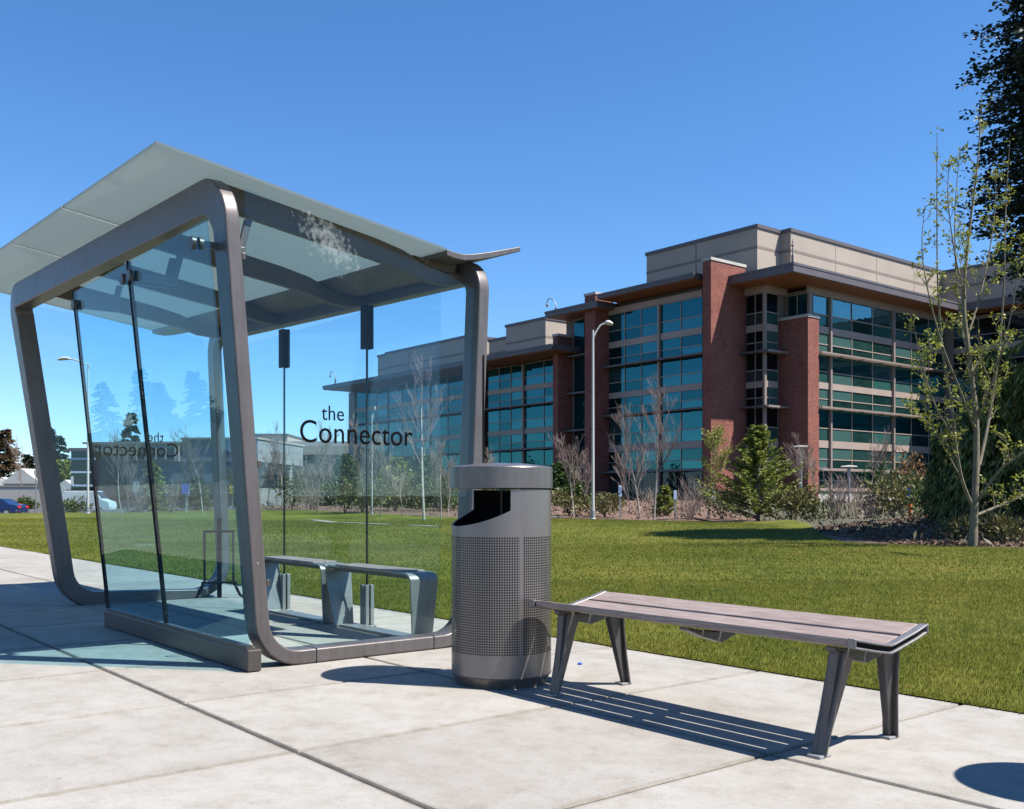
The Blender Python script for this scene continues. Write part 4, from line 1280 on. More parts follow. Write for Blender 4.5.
def shrub(name, label, px, Y, w, h, mat, seed, n=900, leaf=.12, group=None, loc=None):
    g = np.random.default_rng(seed); p = loc if loc is not None else at(px, Y)
    root = thing(name, label, 'shrub', p, 0, group)
    k = 7; ctr = np.c_[g.uniform(-.32, .32, k) * w, g.uniform(-.32, .32, k) * w, g.uniform(.3, .72, k) * h]; rad = g.uniform(.22, .42, k)
    idx = g.integers(0, k, n); d = g.normal(size=(n, 3)); d /= np.linalg.norm(d, axis=1, keepdims=True)
    rr = g.uniform(.35, 1.12, n) ** .6
    C = ctr[idx] + d * (rad[idx] * rr)[:, None] * np.array([w, w, h]) * .9
    C[:, 2] = np.abs(C[:, 2])
    D = d + np.array([0, 0, .5]) + g.normal(0, .5, (n, 3))
    m = MB()
    for i in range(7):
        a = g.uniform(0, 6.28); m.tube([(0, 0, -.03), (math.cos(a) * w * .15, math.sin(a) * w * .15, h * .4), (math.cos(a) * w * .35, math.sin(a) * w * .35, h * .8)], [.02, .014, .006], 4)
    m.build('stems', 'bark_dark', root)
    put_quads('foliage', quads(C, D, leaf * g.uniform(.6, 1.4, n), leaf * .55 * g.uniform(.6, 1.3, n)), mat, root)
    return root


def htop(px, Y, ytop): p = at(px, Y); return (HY - ytop) / F * Y + CAMH - p.z


# young budding tree at the right
tr_ = thing('budding_tree', 'young tree with new yellow green leaves at the right edge of the lawn', 'tree', at(973, 20.4, 0), R(0))


def budding(root):
    g = random.Random(21); tm = MB(); bm = MB(); tips = []
    def limb(pts, rads, mb, sides=7):
        # smooth polyline
        P = [Vector(p) for p in pts]; out = []; rr = []
        for i in range(len(P) - 1):
            for k in range(4):
                t = k / 4; p0 = P[max(0, i - 1)]; p1 = P[i]; p2 = P[i + 1]; p3 = P[min(len(P) - 1, i + 2)]
                q = .5 * ((2 * p1) + (p2 - p0) * t + (2 * p0 - 5 * p1 + 4 * p2 - p3) * t * t + (3 * p1 - p0 - 3 * p2 + p3) * t ** 3)
                out.append(q); rr.append(rads[i] + (rads[i + 1] - rads[i]) * t)
        out.append(P[-1]); rr.append(rads[-1]); mb.tube(out, rr, sides)
        return out, rr
    def twigs(line, rr, n, l0, lo=.25):
        m_ = len(line)
        for j in range(n):
            t = g.uniform(lo, .99); i = min(m_ - 2, int(t * (m_ - 1))); p = line[i].lerp(line[i + 1], g.random()); d = (line[i + 1] - line[i]).normalized()
            a = g.uniform(0, 6.283); side = Vector((math.cos(a), math.sin(a), 0)); nd = (d * .7 + side * .8 + Vector((0, 0, .25))).normalized()
            l = l0 * g.uniform(.4, 1.15) * (1.2 - .75 * t)
            q1 = p + nd * l * .5 + Vector((0, 0, -.02)); nd2 = (nd + Vector((g.gauss(0, .15), g.gauss(0, .15), .45))).normalized(); q2 = q1 + nd2 * l * .5
            bm.tube([p, q1, q2], [max(.006, rr[i] * .5), .006, .0035], 4, caps=False)
            tips.append((q2, nd2)); tips.append((q1, nd2))
            if l > .45:
                for _ in range(3):
                    tt = g.uniform(.3, .9); pp = p.lerp(q1, tt * 2) if tt < .5 else q1.lerp(q2, tt * 2 - 1)
                    b = g.uniform(0, 6.283); n3 = (nd2 * .6 + Vector((math.cos(b), math.sin(b), .3)) * .7).normalized(); e = pp + n3 * l * g.uniform(.25, .5)
                    bm.tube([pp, e], [.0055, .003], 3, caps=False); tips.append((e, n3))
    # x, z read from the photograph at this distance; y is free
    k = 20.4 / 1000
    X = lambda px, y=0.0: (px - 512) * .001 * (20.4 + y) - 461 * k; Z = lambda py, y=0.0: (498 - py) * .001 * (20.4 + y) + 1
    tl, tr2 = limb([(0, 0, -.05), (X(974), 0, Z(515)), (X(977), .05, Z(475)), (X(978), .08, Z(420)), (X(972), .1, Z(360)), (X(966), .1, Z(300)), (X(972), .12, Z(230)), (X(980), .1, Z(160)), (X(984), .1, Z(90))],
                   [.10, .078, .066, .056, .048, .038, .027, .016, .006], tm, 10)
    twigs(tl, tr2, 40, .8, .35)
    for pts, r0 in (([(974, 0, 510), (962, -.2, 480), (955, -.3, 440), (951, -.4, 400), (943, -.5, 355), (938, -.55, 290), (937, -.5, 220), (937, -.5, 132)], .055),
                    ([(976, .05, 478), (985, .4, 440), (992, .7, 400), (1000, .9, 340), (1004, 1.0, 280), (1006, 1.0, 200), (1010, .9, 140)], .055),
                    ([(973, .1, 370), (962, .4, 330), (956, .5, 270), (955, .5, 210), (960, .5, 150)], .035),
                    ([(978, 0, 500), (1000, -.3, 470), (1024, -.5, 452), (1050, -.6, 425), (1066, -.7, 380)], .05),
                    ([(977, 0, 515), (1005, .3, 503), (1030, .4, 490), (1060, .5, 455)], .045),
                    ([(955, -.3, 440), (935, -.6, 405), (921, -.8, 360), (913, -.9, 320)], .025),
                    ([(975, .1, 430), (958, -.4, 385), (944, -.7, 350), (930, -.9, 300), (922, -.9, 250), (925, -.9, 205)], .03),
                    ([(978, .1, 420), (996, -.5, 370), (1012, -.8, 310), (1022, -.9, 240)], .032),
                    ([(970, .1, 330), (984, .5, 280), (994, .7, 220), (996, .7, 170)], .026),
                    ([(962, -.2, 480), (940, -.1, 440), (926, 0, 420), (912, 0, 408)], .02),
                    ([(966, .1, 300), (955, -.3, 255), (948, -.4, 200), (949, -.4, 165)], .02)):
        P = [(X(a, y), y, Z(b, y)) for a, y, b in pts]; n = len(P)
        ln, rr = limb(P, [.62 * r0 * (1 - i / (n - 1)) ** .8 + .005 for i in range(n)], tm if r0 > .04 else bm, 6)
        twigs(ln, rr, 17, .62, .18); tips.append((ln[-1], Vector((0, 0, 1))))
    tm.build('trunk', 'bark_olive', root, smooth=60); bm.build('branches', 'bark_olive', root)
    gg = np.random.default_rng(3); C = []; D = []
    for p, d in tips:
        if gg.random() < .12: continue
        for _ in range(int(gg.integers(4, 9))):
            C.append((p.x + gg.normal(0, .035), p.y + gg.normal(0, .035), p.z + gg.normal(.01, .035))); D.append((d.x * .5 + gg.normal(0, .8), d.y * .5 + gg.normal(0, .8), d.z * .5 + gg.normal(0, .6)))
    C = np.array(C); D = np.array(D); n = len(C)
    put_quads('leaves', quads(C, D, .080 * gg.uniform(.6, 1.4, n), .048 * gg.uniform(.6, 1.2, n)), 'new_leaf', root)


budding(tr_)

# dark conifer towering at the right edge and the weeping one under it
conifer('dark_conifer', 'huge dark conifer cut off by the upper right edge', 15.2, 3.1, at(1124, 24), 'needles_dark', 1500, 130, .21, .42, .30, .55, 5, bark='bark_dark', cat='tree', jit=.03, shape=lambda f: min(1, .72 + (f - .42) * 2.2) * min(1, (1.06 - f) * 4.5))
conifer('weeping_conifer', 'weeping dark green conifer behind the budding tree', htop(985, 27, 350), 1.65, at(994, 26.5), 'weeping', 200, 56, .34, .02, .75, .45, 6, hang=1.6, lw=.16)
conifer('weeping_conifer', 'drooping evergreen at the right edge beside the weeping conifer', 5.6, 2.0, at(1052, 25.5), 'weeping', 190, 56, .34, .02, .75, .45, 8, hang=1.6, lw=.16)
conifer('weeping_conifer', 'smaller drooping evergreen left of the budding tree trunk', htop(935, 29, 430), 0.65, at(943, 28), 'weeping', 120, 44, .30, .02, .7, .5, 9, hang=1.6, lw=.16)
conifer('young_fir', 'bright green young fir before the brick wall', htop(758, 42, 428), 2.9, at(758, 41.5), 'needles_light', 170, 90, .22, .02, .0, 1.15, 11, up=.30, bark='bark', lw=.24, jit=.015)
conifer('young_fir', 'small slender fir among bare trees right of the lamp', htop(665, 50, 486), .7, at(665, 50), 'needles_light', 60, 26, .22, .02, .1, .9, 12, up=.3)
conifer('evergreen', 'dark evergreen between bin and first brick pier', htop(566, 66, 462), 2.4, at(563, 64), 'needles_green', 120, 34, .4, .02, .2, .8, 13)
conifer('evergreen', 'broad dark evergreen behind the bin, left of the brick pier', htop(535, 66, 474), 2.8, at(528, 64), 'needles_green', 120, 34, .4, .02, .2, .7, 14)
conifer('evergreen', 'green evergreen seen through the glass right of the lettering', htop(432, 60, 455), 2.0, at(430, 60), 'needles_green', 120, 32, .36, .02, .2, .8, 15)
conifer('evergreen', 'olive evergreen seen through the glass below the lettering', htop(398, 62, 458), 2.2, at(397, 62), 'needles_light', 120, 32, .36, .02, .2, .7, 16)
conifer('evergreen', 'dark evergreen behind the back pane left of the glass joint', htop(346, 66, 455), 2.0, at(346, 65), 'needles_green', 110, 32, .36, .02, .2, .7, 17)
conifer('evergreen', 'dark evergreen shrub behind the bare trees at the front glass', htop(152, 66, 462), 1.5, at(152, 66), 'needles_light', 90, 30, .3, .02, .2, .7, 18)
conifer('evergreen', 'small dark evergreen left of the shelter back post', htop(196, 68, 478), 1.3, at(196, 66), 'needles_green', 80, 30, .3, .02, .2, .6, 19)
conifer('tall_fir', 'tall thin fir rising over the far roof behind the glass', htop(131, 150, 414), 3.0, at(131, 150), 'needles_dark', 110, 30, .9, .05, .3, .8, 20)
conifer('tall_fir', 'brownish tall fir at the far left edge', htop(4, 170, 430), 5.0, at(4, 170), 'needles_brown', 130, 30, 1.0, .05, .3, .7, 22)
conifer('tall_fir', 'dark tall fir just right of the leftmost shelter leg', htop(58, 165, 436), 4.0, at(58, 165), 'needles_dark', 110, 30, .9, .05, .3, .8, 23)
conifer('tall_fir', 'dark tall fir hidden partly by the leftmost shelter leg', htop(48, 160, 424), 4.0, at(47, 160), 'needles_dark', 110, 30, .9, .05, .3, .8, 24)
conifer('tall_fir', 'low dark fir left of the leftmost shelter leg', htop(28, 172, 455), 3.0, at(27, 172), 'needles_dark', 110, 30, .9, .05, .3, .8, 25)
conifer('leafy_tree', 'yellow green tree beside the dark glass building', htop(66, 150, 462), 3.4, at(64, 150), 'needles_light', 110, 30, .9, .05, .0, .5, 26, up=.4)
# across the road on the left: only the front glass shows them, as reflections
for i, (x, y, h) in enumerate(((-150, 88, 9), (-170, 110, 12), (-140, 112, 9), (-190, 132, 12), (-130, 130, 9), (-125, 80, 7), (-210, 108, 12))):
    conifer('roadside_fir', 'fir across the road that shows only mirrored in the front glass', h, h * .36, (x, y, -.06), 'needles_green', 120, 34, .8, .05, .25, .6, 40 + i, group='firs across the road')

# bare trees
gb = 'bare trees along the lawn edge'
bare = [
    (640, 47, 432, 61, 'bark_pale', 1.2, 'bare tree right of the tall street lamp, the shorter of a close pair'),
    (654, 46, 412, 62, 'bark_pale', 1.1, 'tallest bare tree before the office windows'),
    (574, 48, 452, 63, 'bark_pale', 1.3, 'bare tree with pale trunk just left of the tall street lamp'),
    (588, 55, 470, 64, 'bark_red', 1.3, 'reddish bare tree half behind the tall street lamp'),
    (630, 55, 470, 65, 'bark_red', 1.4, 'reddish bare tree behind the pale blue sign post'),
    (708, 46, 448, 66, 'bark', 1.2, 'bare tree with yellow buds left of the young fir'),
    (797, 60, 452, 67, 'bark_red', 1.2, 'reddish bare tree behind the path light by the brick wall'),
    (817, 52, 462, 68, 'bark', 1.2, 'bare tree at the corner of the sunlit facade'),
    (874, 44, 455, 69, 'bark_pale', 1.3, 'bare tree with pale trunk before the sunlit windows'),
    (884, 52, 478, 70, 'bark_red', 1.3, 'reddish bare tree behind the pale trunk at the sunlit windows'),
    (424, 46, 372, 71, 'bark_pale', .9, 'tallest pale bare tree seen right of the lettering'),
    (380, 50, 448, 72, 'bark', 1.2, 'bare tree under the lettering, right of the glass joint'),
    (366, 52, 440, 73, 'bark', 1.2, 'bare tree under the lettering, left of the glass joint'),
    (317, 52, 450, 74, 'bark', 1.3, 'bare tree midway between the two back glass joints'),
    (284, 52, 436, 75, 'bark_pale', 1.1, 'bare tree at the left back glass joint'),
    (333, 60, 465, 76, 'bark_red', 1.3, 'reddish bare tree left of the lettering trees'),
    (268, 58, 460, 77, 'bark_red', 1.3, 'reddish bare tree just right of the near shelter post'),
    (441, 47, 455, 78, 'bark_pale', 1.2, 'bare pale tree just left of the rear shelter post'),
    (448, 50, 468, 79, 'bark_pale', 1.1, 'slim bare tree against the rear shelter post'),
    (402, 50, 470, 80, 'bark', 1.2, 'low bare tree between lettering and tallest pale tree'),
    (203, 56, 448, 81, 'bark_pale', 1.2, 'bare pale tree beside the shelter back post'),
    (186, 56, 458, 82, 'bark_pale', 1.2, 'bare tree left of the shelter back post'),
    (122, 56, 452, 83, 'bark_pale', 1.3, 'bare tree in the left glass pane, left of its pair'),
    (129, 58, 462, 84, 'bark', 1.3, 'bare tree in the left glass pane, right of its pair'),
    (232, 60, 462, 85, 'bark', 1.2, 'bare tree behind the yellow sign'),
    (22, 140, 450, 86, 'bark', 1.1, 'distant bare tree left of the leftmost shelter leg'),
    (490, 62, 462, 87, 'bark', 1.2, 'bare tree directly behind the litter bin'),
]
for px, Y, yt, sd, bk, sp, lab in bare:
    hh = htop(px, Y, yt)
    bare_tree(hh, sp * .85, sd, bk, 'bare_tree', lab, at(px, Y), group=gb, levels=3, kids=8, tr=.010, minr=.0052, fork=.24, upright=.85, twig='bark_red' if bk != 'bark' else 'bark_twig',
              buds=('new_leaf', 1, .12, 2) if 'yellow buds' in lab else None)

# shrubs
sg = 'shrubs in the planting bed'
shrubs = [
    (690, 44, 1.6, 1.0, 'shrub_olive', 'olive shrub left of the budded bare tree'), (722, 45, 2.2, 1.7, 'shrub_olive', 'olive shrub touching the young fir on its left'),
    (790, 40, 2.0, 1.3, 'shrub_olive', 'yellowish shrub at the right foot of the young fir'), (812, 42, 2.2, 1.5, 'shrub_green', 'green shrub under the path light by the brick wall'),
    (835, 38, 1.8, 1.4, 'shrub_olive', 'olive shrub at the corner of the sunlit facade'), (857, 40, 2.0, 1.3, 'shrub_olive', 'olive shrub right of the second path light'),
    (893, 38, 1.9, 2.4, 'shrub_green', 'tall dark green shrub before the sunlit windows'), (912, 42, 1.8, 2.8, 'shrub_rust', 'rust coloured shrub before the sunlit windows'),
    (903, 36, 2.2, 1.5, 'shrub_olive', 'olive shrub behind the two marker posts'), (935, 33, 1.6, 1.3, 'shrub_green', 'green shrub right of the marker posts'),
    (870, 36, 1.5, .8, 'shrub_olive', 'low shrub at the bare pale trunk in the right bed'), (605, 49, 2.0, 1.2, 'shrub_olive', 'olive shrub at the foot of the tall street lamp'),
    (568, 50, 1.8, 1.3, 'shrub_olive', 'olive shrub just right of the bin'), (655, 52, 2.4, 1.0, 'cover', 'brown shrub beneath the tallest bare tree'),
    (695, 55, 2.4, 1.4, 'shrub_rust', 'brownish shrub before the dark ground floor'), (345, 54, 2.6, 1.9, 'shrub_olive', 'olive shrub under the lettering seen through glass'),
    (362, 54, 2.4, 1.8, 'shrub_green', 'green shrub behind the right glass joint'), (312, 58, 2.4, 2.2, 'shrub_rust', 'brown shrub seen between the back glass joints'),
    (395, 56, 2.6, 1.7, 'shrub_olive', 'olive shrub left of the tallest pale tree'), (440, 56, 2.8, 2.4, 'shrub_green', 'green shrub behind the rear shelter post'),
    (292, 60, 2.2, 2.6, 'shrub_olive', 'tall olive shrub at the left glass joint'), (475, 58, 3.0, 2.4, 'shrub_green', 'dark shrub directly behind the bin'),
    (140, 62, 2.2, 1.8, 'shrub_rust', 'brown shrub in the left glass pane'), (172, 60, 1.8, 1.4, 'shrub_rust', 'brown shrub in the middle of the front glass'),
    (240, 62, 1.9, 2.2, 'shrub_green', 'green shrub behind the near shelter post'), (75, 66, 2.0, 1.1, 'shrub_green', 'low green shrub at the base of the left street lamp'),
    (970, 23, 1.2, .6, 'shrub_olive', 'small shrub at the foot of the budding tree'), (1000, 22.5, 1.0, .7, 'shrub_olive', 'small shrub right of the budding tree trunk'),
    (418, 60, 2.2, 2.6, 'shrub_olive', 'olive shrub just under the word on the glass'), (255, 62, 2.0, 1.6, 'shrub_rust', 'rusty shrub seen left of the near shelter post'),
]
def twig_shrub(name, label, px, Y, w, h, mat, seed, group):
    g = random.Random(seed); p = at(px, Y); root = thing(name, label, 'shrub', p, 0, group)
    st = MB(); tw = MB()
    for i in range(22):
        a = g.uniform(0, 6.283); r0 = g.uniform(0, .12) * w; r1 = g.uniform(.15, .55) * w; hh = h * g.uniform(.6, 1.1)
        pts = [Vector((math.cos(a) * (r0 + (r1 - r0) * t ** 1.4) + g.gauss(0, .03), math.sin(a) * (r0 + (r1 - r0) * t ** 1.4) + g.gauss(0, .03), hh * t - .03)) for t in (0, .3, .6, .85, 1)]
        st.tube(pts, [.014, .012, .009, .007, .004], 4, caps=False)
        for k in range(9):
            t = g.uniform(.25, .95); idx = min(3, int(t * 4)); q = pts[idx].lerp(pts[idx + 1], g.random()); b = g.uniform(0, 6.283); l = h * g.uniform(.12, .34)
            e = q + Vector((math.cos(b) * .5, math.sin(b) * .5, .8)).normalized() * l
            tw.tube([q, q.lerp(e, .5) + Vector((g.gauss(0, .02), g.gauss(0, .02), 0)), e], [.007, .006, .003], 3, caps=False)
    st.build('stems', mat, root); tw.build('twigs', mat, root)
    return root


for i, (px, Y, w, h, mt, lab) in enumerate(shrubs):
    if i in (0, 4, 5, 10, 13, 14, 17, 22, 23, 29):
        twig_shrub('shrub', lab.replace('olive', 'bare twiggy').replace('brown', 'bare brown').replace('brownish', 'bare brown').replace('rusty', 'bare rusty'), px, Y, w, h * 1.25, 'bark_twig' if i % 2 else 'bark_red', 500 + i, sg)
        continue
    shrub('shrub', lab, px, Y, w, h, mt, 100 + i, n=900, leaf=.17 if Y > 30 else .10, group=sg)


def cover():
    Q = []
    g = rng
    n = 26000
    P = np.c_[g.uniform(-34, 32, n), g.uniform(20, 70, n)]
    far = LF
    keep = ~inside(P, LAWN_POLY)
    d = P[:, 1]
    keep &= (np.abs(P[:, 0]) < .6 * d + 2) & ((d > 43) | (P[:, 0] > 8.6))
    P = P[keep]; n = len(P)
    patch = np.sin(P[:, 0] * .9) * np.sin(P[:, 1] * .7) + g.normal(0, .5, n)
    P = P[patch > -.1]; n = len(P)
    z = np.array([terrain(x, y) for x, y in P]) + g.uniform(0, .45, n) * g.uniform(0, 1, n)
    C = np.c_[P, z]; D = np.c_[g.normal(0, .6, n), g.normal(0, .6, n), g.uniform(.2, 1, n)]
    o = put_quads('ground_cover', quads(C, D, g.uniform(.1, .26, n), g.uniform(.04, .10, n)), 'cover', None)
    tag(o, 'brown and olive ground cover over the planting bed', 'ground cover', kind='stuff')


cover()
def chips():
    n = 5000; P = np.c_[rng.uniform(8.2, 13, n), rng.uniform(20.2, 31, n)]; P = P[~inside(P, LAWN_POLY)]; n = len(P)
    z = np.array([terrain(x, y) for x, y in P]) + .02
    o = put_quads('wood_chips', quads(np.c_[P, z], np.c_[rng.normal(0, 1, n), rng.normal(0, 1, n), rng.uniform(-.05, .25, n)], rng.uniform(.05, .16, n), rng.uniform(.03, .09, n)), 'mulch', None)
    tag(o, 'loose reddish wood chips on the mulch bank', 'wood chips', kind='stuff')


chips()


# ------------------------------------------------------------------ far left: buildings and cars
def far_buildings():
    # long low office with bands, seen through the shelter glass
    Y = 128
    root = thing('far_office', 'long low grey office block far behind the shelter glass', 'office building', at(150, Y, -.4), R(-6))
    def b(nm, x0, x1, y0, y1, z0, z1, mat, par=root):
        m = MB(); m.box(x0, x1, y0, y1, z0, z1); return m.build(nm, mat, par)
    k = Y / 1000
    X = lambda px: (px - 150) * k
    Z = lambda py: (498 - py) * k + 1.4
    b('wall', X(84), X(245), 0, 20, 0, Z(462), 'grey_panel')
    b('upper_band', X(92), X(182), -.6, 14, Z(461.9), Z(444), 'panel_cream')
    w = b('window', X(95), X(178), -.75, -.62, Z(459), Z(449), 'dark_glass')
    m = MB()
    for i in range(9): x = X(97) + i * 1.3; m.box(x, x + .2, -.86, -.755, Z(460), Z(448))
    m.build('window_frame', 'panel_cream', w)
    b('upper_storey', X(184), X(262), -.2, 18, Z(461.9), Z(440), 'grey_panel')
    b('roof', X(183), X(263), -.5, 18.5, Z(439.9), Z(438), 'panel_cream')
    b('roof', X(82), X(183), -.8, 15, Z(443.9), Z(442), 'panel_cream')
    for i in range(6):
        x0 = X(90 + i * 26); w = b('window', x0, x0 + 2.9, -.12, -.02, 1.2, 3.4, 'dark_glass'); m = MB(); m.box(x0 + 1.4, x0 + 1.5, -.15, -.125, 1.2, 3.4); m.build('window_frame', 'galv', w)
    # tiered pale building right of the near post
    root2 = thing('tiered_building', 'pale tiered building with long bands left of the lettering', 'office building', at(300, 150, .3), R(0))
    k = .15; X = lambda px: (px - 300) * k; Z = lambda py: (498 - py) * k + .7
    def b2(nm, x0, x1, y0, y1, z0, z1, mat, par=root2): m = MB(); m.box(x0, x1, y0, y1, z0, z1); return m.build(nm, mat, par)
    b2('wall', X(240), X(352), 0, 20, 0, Z(463), 'panel_tan')
    b2('window', X(240), X(352), -.4, 19, Z(462.9), Z(455), 'dark_glass')
    b2('deck', X(255), X(352), -1, 19, Z(454.9), Z(446), 'panel_cream')
    b2('upper_storey', X(240), X(283), 3, 19, Z(445.9), Z(434), 'panel_cream')
    b2('parapet', X(283.2), X(352), 1, 19, Z(445.9), Z(441), 'fascia_light')
    b2('roof', X(238), X(284), 2.6, 19.4, Z(433.9), Z(432.5), 'fascia')
    # dark glass block
    root3 = thing('glass_block', 'small dark blue glass block beside the left street lamp', 'office building', at(81, 120, -.4), R(0))
    m = MB(); m.box(-1.2, 1.7, 0, 8, 0, 7.0); m.build('wall', 'dark_glass', root3)
    m = MB(); m.box(-1.4, 1.9, -.3, 8, 7.01, 7.4); m.build('roof', 'fascia', root3)
    m = MB()
    for i in range(4): m.box(-1.25, 1.75, -.08, -.005, 1.2 + i * 1.6, 1.4 + i * 1.6)
    m.build('window_frame', 'sign_blue_grey', root3)
    m = MB(); m.box(-1.21, -.9, -.1, -.02, 2.9, 4.0); m.build('window', 'car_white', root3)
    # gable houses
    def house(px, Y, w, h, rh, label, rot=0):
        r_ = thing('white_house', label, 'house', at(px, Y), rot, 'white houses far to the left')
        m = MB(); m.box(-w / 2, w / 2, 0, 8, 0, h); m.build('wall', 'white_wall', r_)
        m = MB(); m.extrude([(-w / 2 - .3, -.3, h + .002), (w / 2 + .3, -.3, h + .002), (0, -.3, h + rh)], (0, 8.6, 0)); m.build('roof', 'white_wall', r_)
        for x in (-w * .25, w * .2):
            m = MB(); m.box(x - .5, x + .5, -.06, -.005, 1.2, 2.4); q = m.build('window', 'dark_glass', r_)
            m = MB(); m.box(x - .6, x + .6, -.1, -.065, 2.42, 2.6); m.build('frame', 'galv', q)
    house(22, 150, 5.5, 3.6, 2.3, 'white gabled house left of the leftmost shelter leg')
    house(3, 156, 4.5, 3.2, 1.5, 'white gabled house at the far left edge', R(15))
    house(66, 140, 3.0, 2.6, 1.4, 'small white house just right of the leftmost shelter leg')
    m = MB(); m.box(-9, 5, 0, .4, 0, 2.7)
    r4 = thing('retaining_wall', 'pale concrete retaining wall behind the parked cars', 'wall', at(5, 108, -.5), R(0))
    m.build('wall', 'stone_cap', r4); m = MB(); m.box(-9.05, 5.05, -.06, .46, 2.702, 2.85); m.build('coping', 'panel_tan', r4)
    for i, px in enumerate((19, 24, 30, 3)):
        shrub('shrub', ('low hedge shrub before the retaining wall, by the blue car', 'dark hedge shrub before the retaining wall, second from the car', 'dark hedge shrub beside the leftmost shelter leg', 'dark shrub before the white house at the left edge')[i], px, 100 if i < 3 else 130, 1.3, 1.5 if i < 3 else 3.2, 'shrub_green', 300 + i, 500, .22, 'dark shrubs by the retaining wall')


far_buildings()


def car(loc, rot, paint, label, van=False):
    root = thing('parked_van' if van else 'parked_car', label, 'van' if van else 'car', loc, rot, 'vehicles parked at the far left')
    if van: side = [(-2.3, .35), (-2.35, 1.0), (-2.25, 1.95), (-1.9, 2.1), (1.0, 2.1), (1.55, 1.35), (2.25, 1.1), (2.35, .7), (2.3, .35)]
    else: side = [(-2.2, .35), (-2.25, .75), (-2.1, .93), (-1.55, .98), (-1.0, 1.38), (-.1, 1.46), (.55, 1.36), (1.15, 1.0), (1.95, .85), (2.2, .65), (2.2, .35)]
    m = MB(); W = .86
    rs = []
    for y, ins in ((-W, .06), (-W * .96, .02), (-W * .7, 0), (W * .7, 0), (W * .96, .02), (W, .06)):
        rs.append([(x * (1 - ins * .3), y * (1 - .16 * max(0, (z - .95)) / .5 * (0 if van else 1)), z - ins * .3 * (z > .6)) for x, z in side])
    m.rings(rs, True); m.build('body', paint, root, bevel=.03, smooth=40)
    g = MB()
    if van: win = [[(1.05, 2.0), (1.5, 1.38), (.5, 1.38), (.4, 2.0)]]
    else: win = [[(-1.35, 1.02), (-.95, 1.32), (-.3, 1.38), (-.3, 1.02)], [(-.2, 1.02), (-.2, 1.39), (.45, 1.31), (.95, 1.02)]]
    for poly in win:
        for s in (-1, 1):
            yy = s * (W * .9 if not van else W + .004)
            g.extrude([(x, yy * (1 - .12 * max(0, z - 1)), z) for x, z in poly], (0, s * .012 + (s * .02 if not van else 0), 0))
    g.build('side_window', 'car_glass', root)
    ws = MB()
    if van: ws.hexa([(1.09, -.7, 2.0), (1.50, -.72, 1.42), (1.50, .72, 1.42), (1.09, .7, 2.0)], [(1.12, -.7, 2.02), (1.54, -.72, 1.43), (1.54, .72, 1.43), (1.12, .7, 2.02)])
    else:
        ws.hexa([(.58, -.62, 1.345), (1.10, -.7, 1.04), (1.10, .7, 1.04), (.58, .62, 1.345)], [(.60, -.62, 1.36), (1.13, -.7, 1.05), (1.13, .7, 1.05), (.60, .62, 1.36)])
    ws.build('windscreen', 'car_glass', root)
    for x in (-1.35, 1.35):
        for s in (-1, 1):
            w = MB(); w.rings([[(x + .32 * math.cos(k * .3142), s * (W - .18), .32 + .32 * math.sin(k * .3142)) for k in range(20)], [(x + .32 * math.cos(k * .3142), s * (W + .01), .32 + .32 * math.sin(k * .3142)) for k in range(20)]])
            wo = w.build('wheel', 'tyre', root, smooth=40)
            r_ = MB(); r_.rings([[(x + .19 * math.cos(k * .3142), s * (W + .011), .32 + .19 * math.sin(k * .3142)) for k in range(20)], [(x + .17 * math.cos(k * .3142), s * (W + .022), .32 + .17 * math.sin(k * .3142)) for k in range(20)]]); r_.build('rim', 'rim', wo)
    xe = -2.26 if not van else -2.36
    for s in (-1, 1):
        t = MB(); t.box(xe - .012, xe + .15, s * .62 - .2, s * .62 + .2, .68, .84); t.build('tail_light', 'tail_red', root, bevel=.02)
        t = MB(); t.box(2.12, 2.235 + (.13 if van else 0), s * .6 - .18, s * .6 + .18, .58, .72); t.build('headlight', 'headlight', root, bevel=.02)
    return root


car(at(-6, 76), R(180), 'car_blue', 'dark blue parked car at the far left edge')
car(at(-6, 90), R(180), 'car_red', 'red parked car behind the blue car')
car(at(88, 92), R(0), 'car_white', 'white van partly hidden by the left street lamp', True)

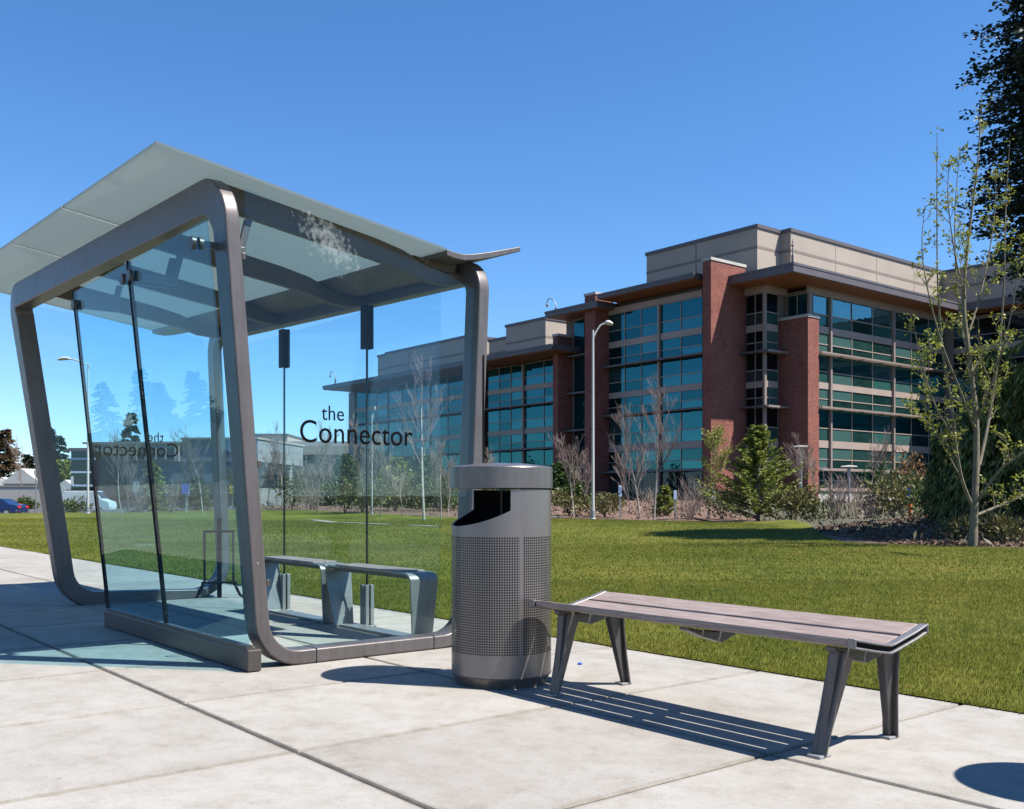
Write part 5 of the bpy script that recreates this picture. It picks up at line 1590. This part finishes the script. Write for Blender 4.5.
# ------------------------------------------------------------------ light, sky, camera
SUN_EL, SUN_DIR = R(56), Vector((.955, -.297, 0)).normalized()
w = bpy.data.worlds.new('World'); scene.world = w; w.use_nodes = True
nt = w.node_tree
for n in list(nt.nodes): nt.nodes.remove(n)
sky = nt.nodes.new('ShaderNodeTexSky'); sky.sky_type = 'NISHITA'; sky.sun_disc = False
sky.sun_elevation = SUN_EL; sky.sun_rotation = math.atan2(SUN_DIR.x, SUN_DIR.y)
sky.air_density = 1.0; sky.dust_density = 0.0; sky.ozone_density = 2.2; sky.altitude = 100
hs = nt.nodes.new('ShaderNodeHueSaturation'); hs.inputs['Saturation'].default_value = 1.28; hs.inputs['Value'].default_value = 1.26; hs.inputs['Hue'].default_value = .506
bg = nt.nodes.new('ShaderNodeBackground'); bg.inputs['Strength'].default_value = .066
wo = nt.nodes.new('ShaderNodeOutputWorld')
geo = nt.nodes.new('ShaderNodeNewGeometry'); sep = nt.nodes.new('ShaderNodeSeparateXYZ'); nt.links.new(geo.outputs['Incoming'], sep.inputs[0])
low = mmath(nt, 'POWER', mmath(nt, 'SUBTRACT', 1.0, mmath(nt, 'ABSOLUTE', sep.outputs[2])), 7.0)
hs.inputs['Saturation'].default_value = 1.28; hs.inputs['Hue'].default_value = .505
nt.links.new(mixc(nt, low, sky.outputs[0], mixc(nt, 1.0, sky.outputs[0], (.62, .80, 1.12), 'MULTIPLY')), hs.inputs['Color']); nt.links.new(hs.outputs[0], bg.inputs[0]); nt.links.new(bg.outputs[0], wo.inputs[0])
sl = bpy.data.lights.new('sun', 'SUN'); sl.energy = 5.0; sl.angle = R(.53); sl.color = (1.0, .955, .89)
so = bpy.data.objects.new('sun', sl); col.objects.link(so)
d = Vector((SUN_DIR.x * math.cos(SUN_EL), SUN_DIR.y * math.cos(SUN_EL), math.sin(SUN_EL)))
so.rotation_euler = d.to_track_quat('Z', 'Y').to_euler(); so.location = (20, -10, 40)

cam = bpy.data.cameras.new('camera'); cam.sensor_width = 36; cam.lens = 36 * F / 1024; cam.clip_end = 6000; cam.clip_start = .05
cam.shift_y = (HY - 404.5) / 1024
co = bpy.data.objects.new('camera', cam); col.objects.link(co); co.location = (0, 0, CAMH); co.rotation_euler = (R(90), 0, 0)
scene.camera = co

scene.render.engine = 'CYCLES'
cy = scene.cycles
cy.use_denoising = True; cy.max_bounces = 12; cy.transparent_max_bounces = 24; cy.glossy_bounces = 5; cy.transmission_bounces = 6; cy.diffuse_bounces = 4
cy.sample_clamp_indirect = 6
scene.view_settings.view_transform = 'Standard'; scene.view_settings.look = 'None'
scene.view_settings.exposure = 1.15; scene.view_settings.gamma = 1
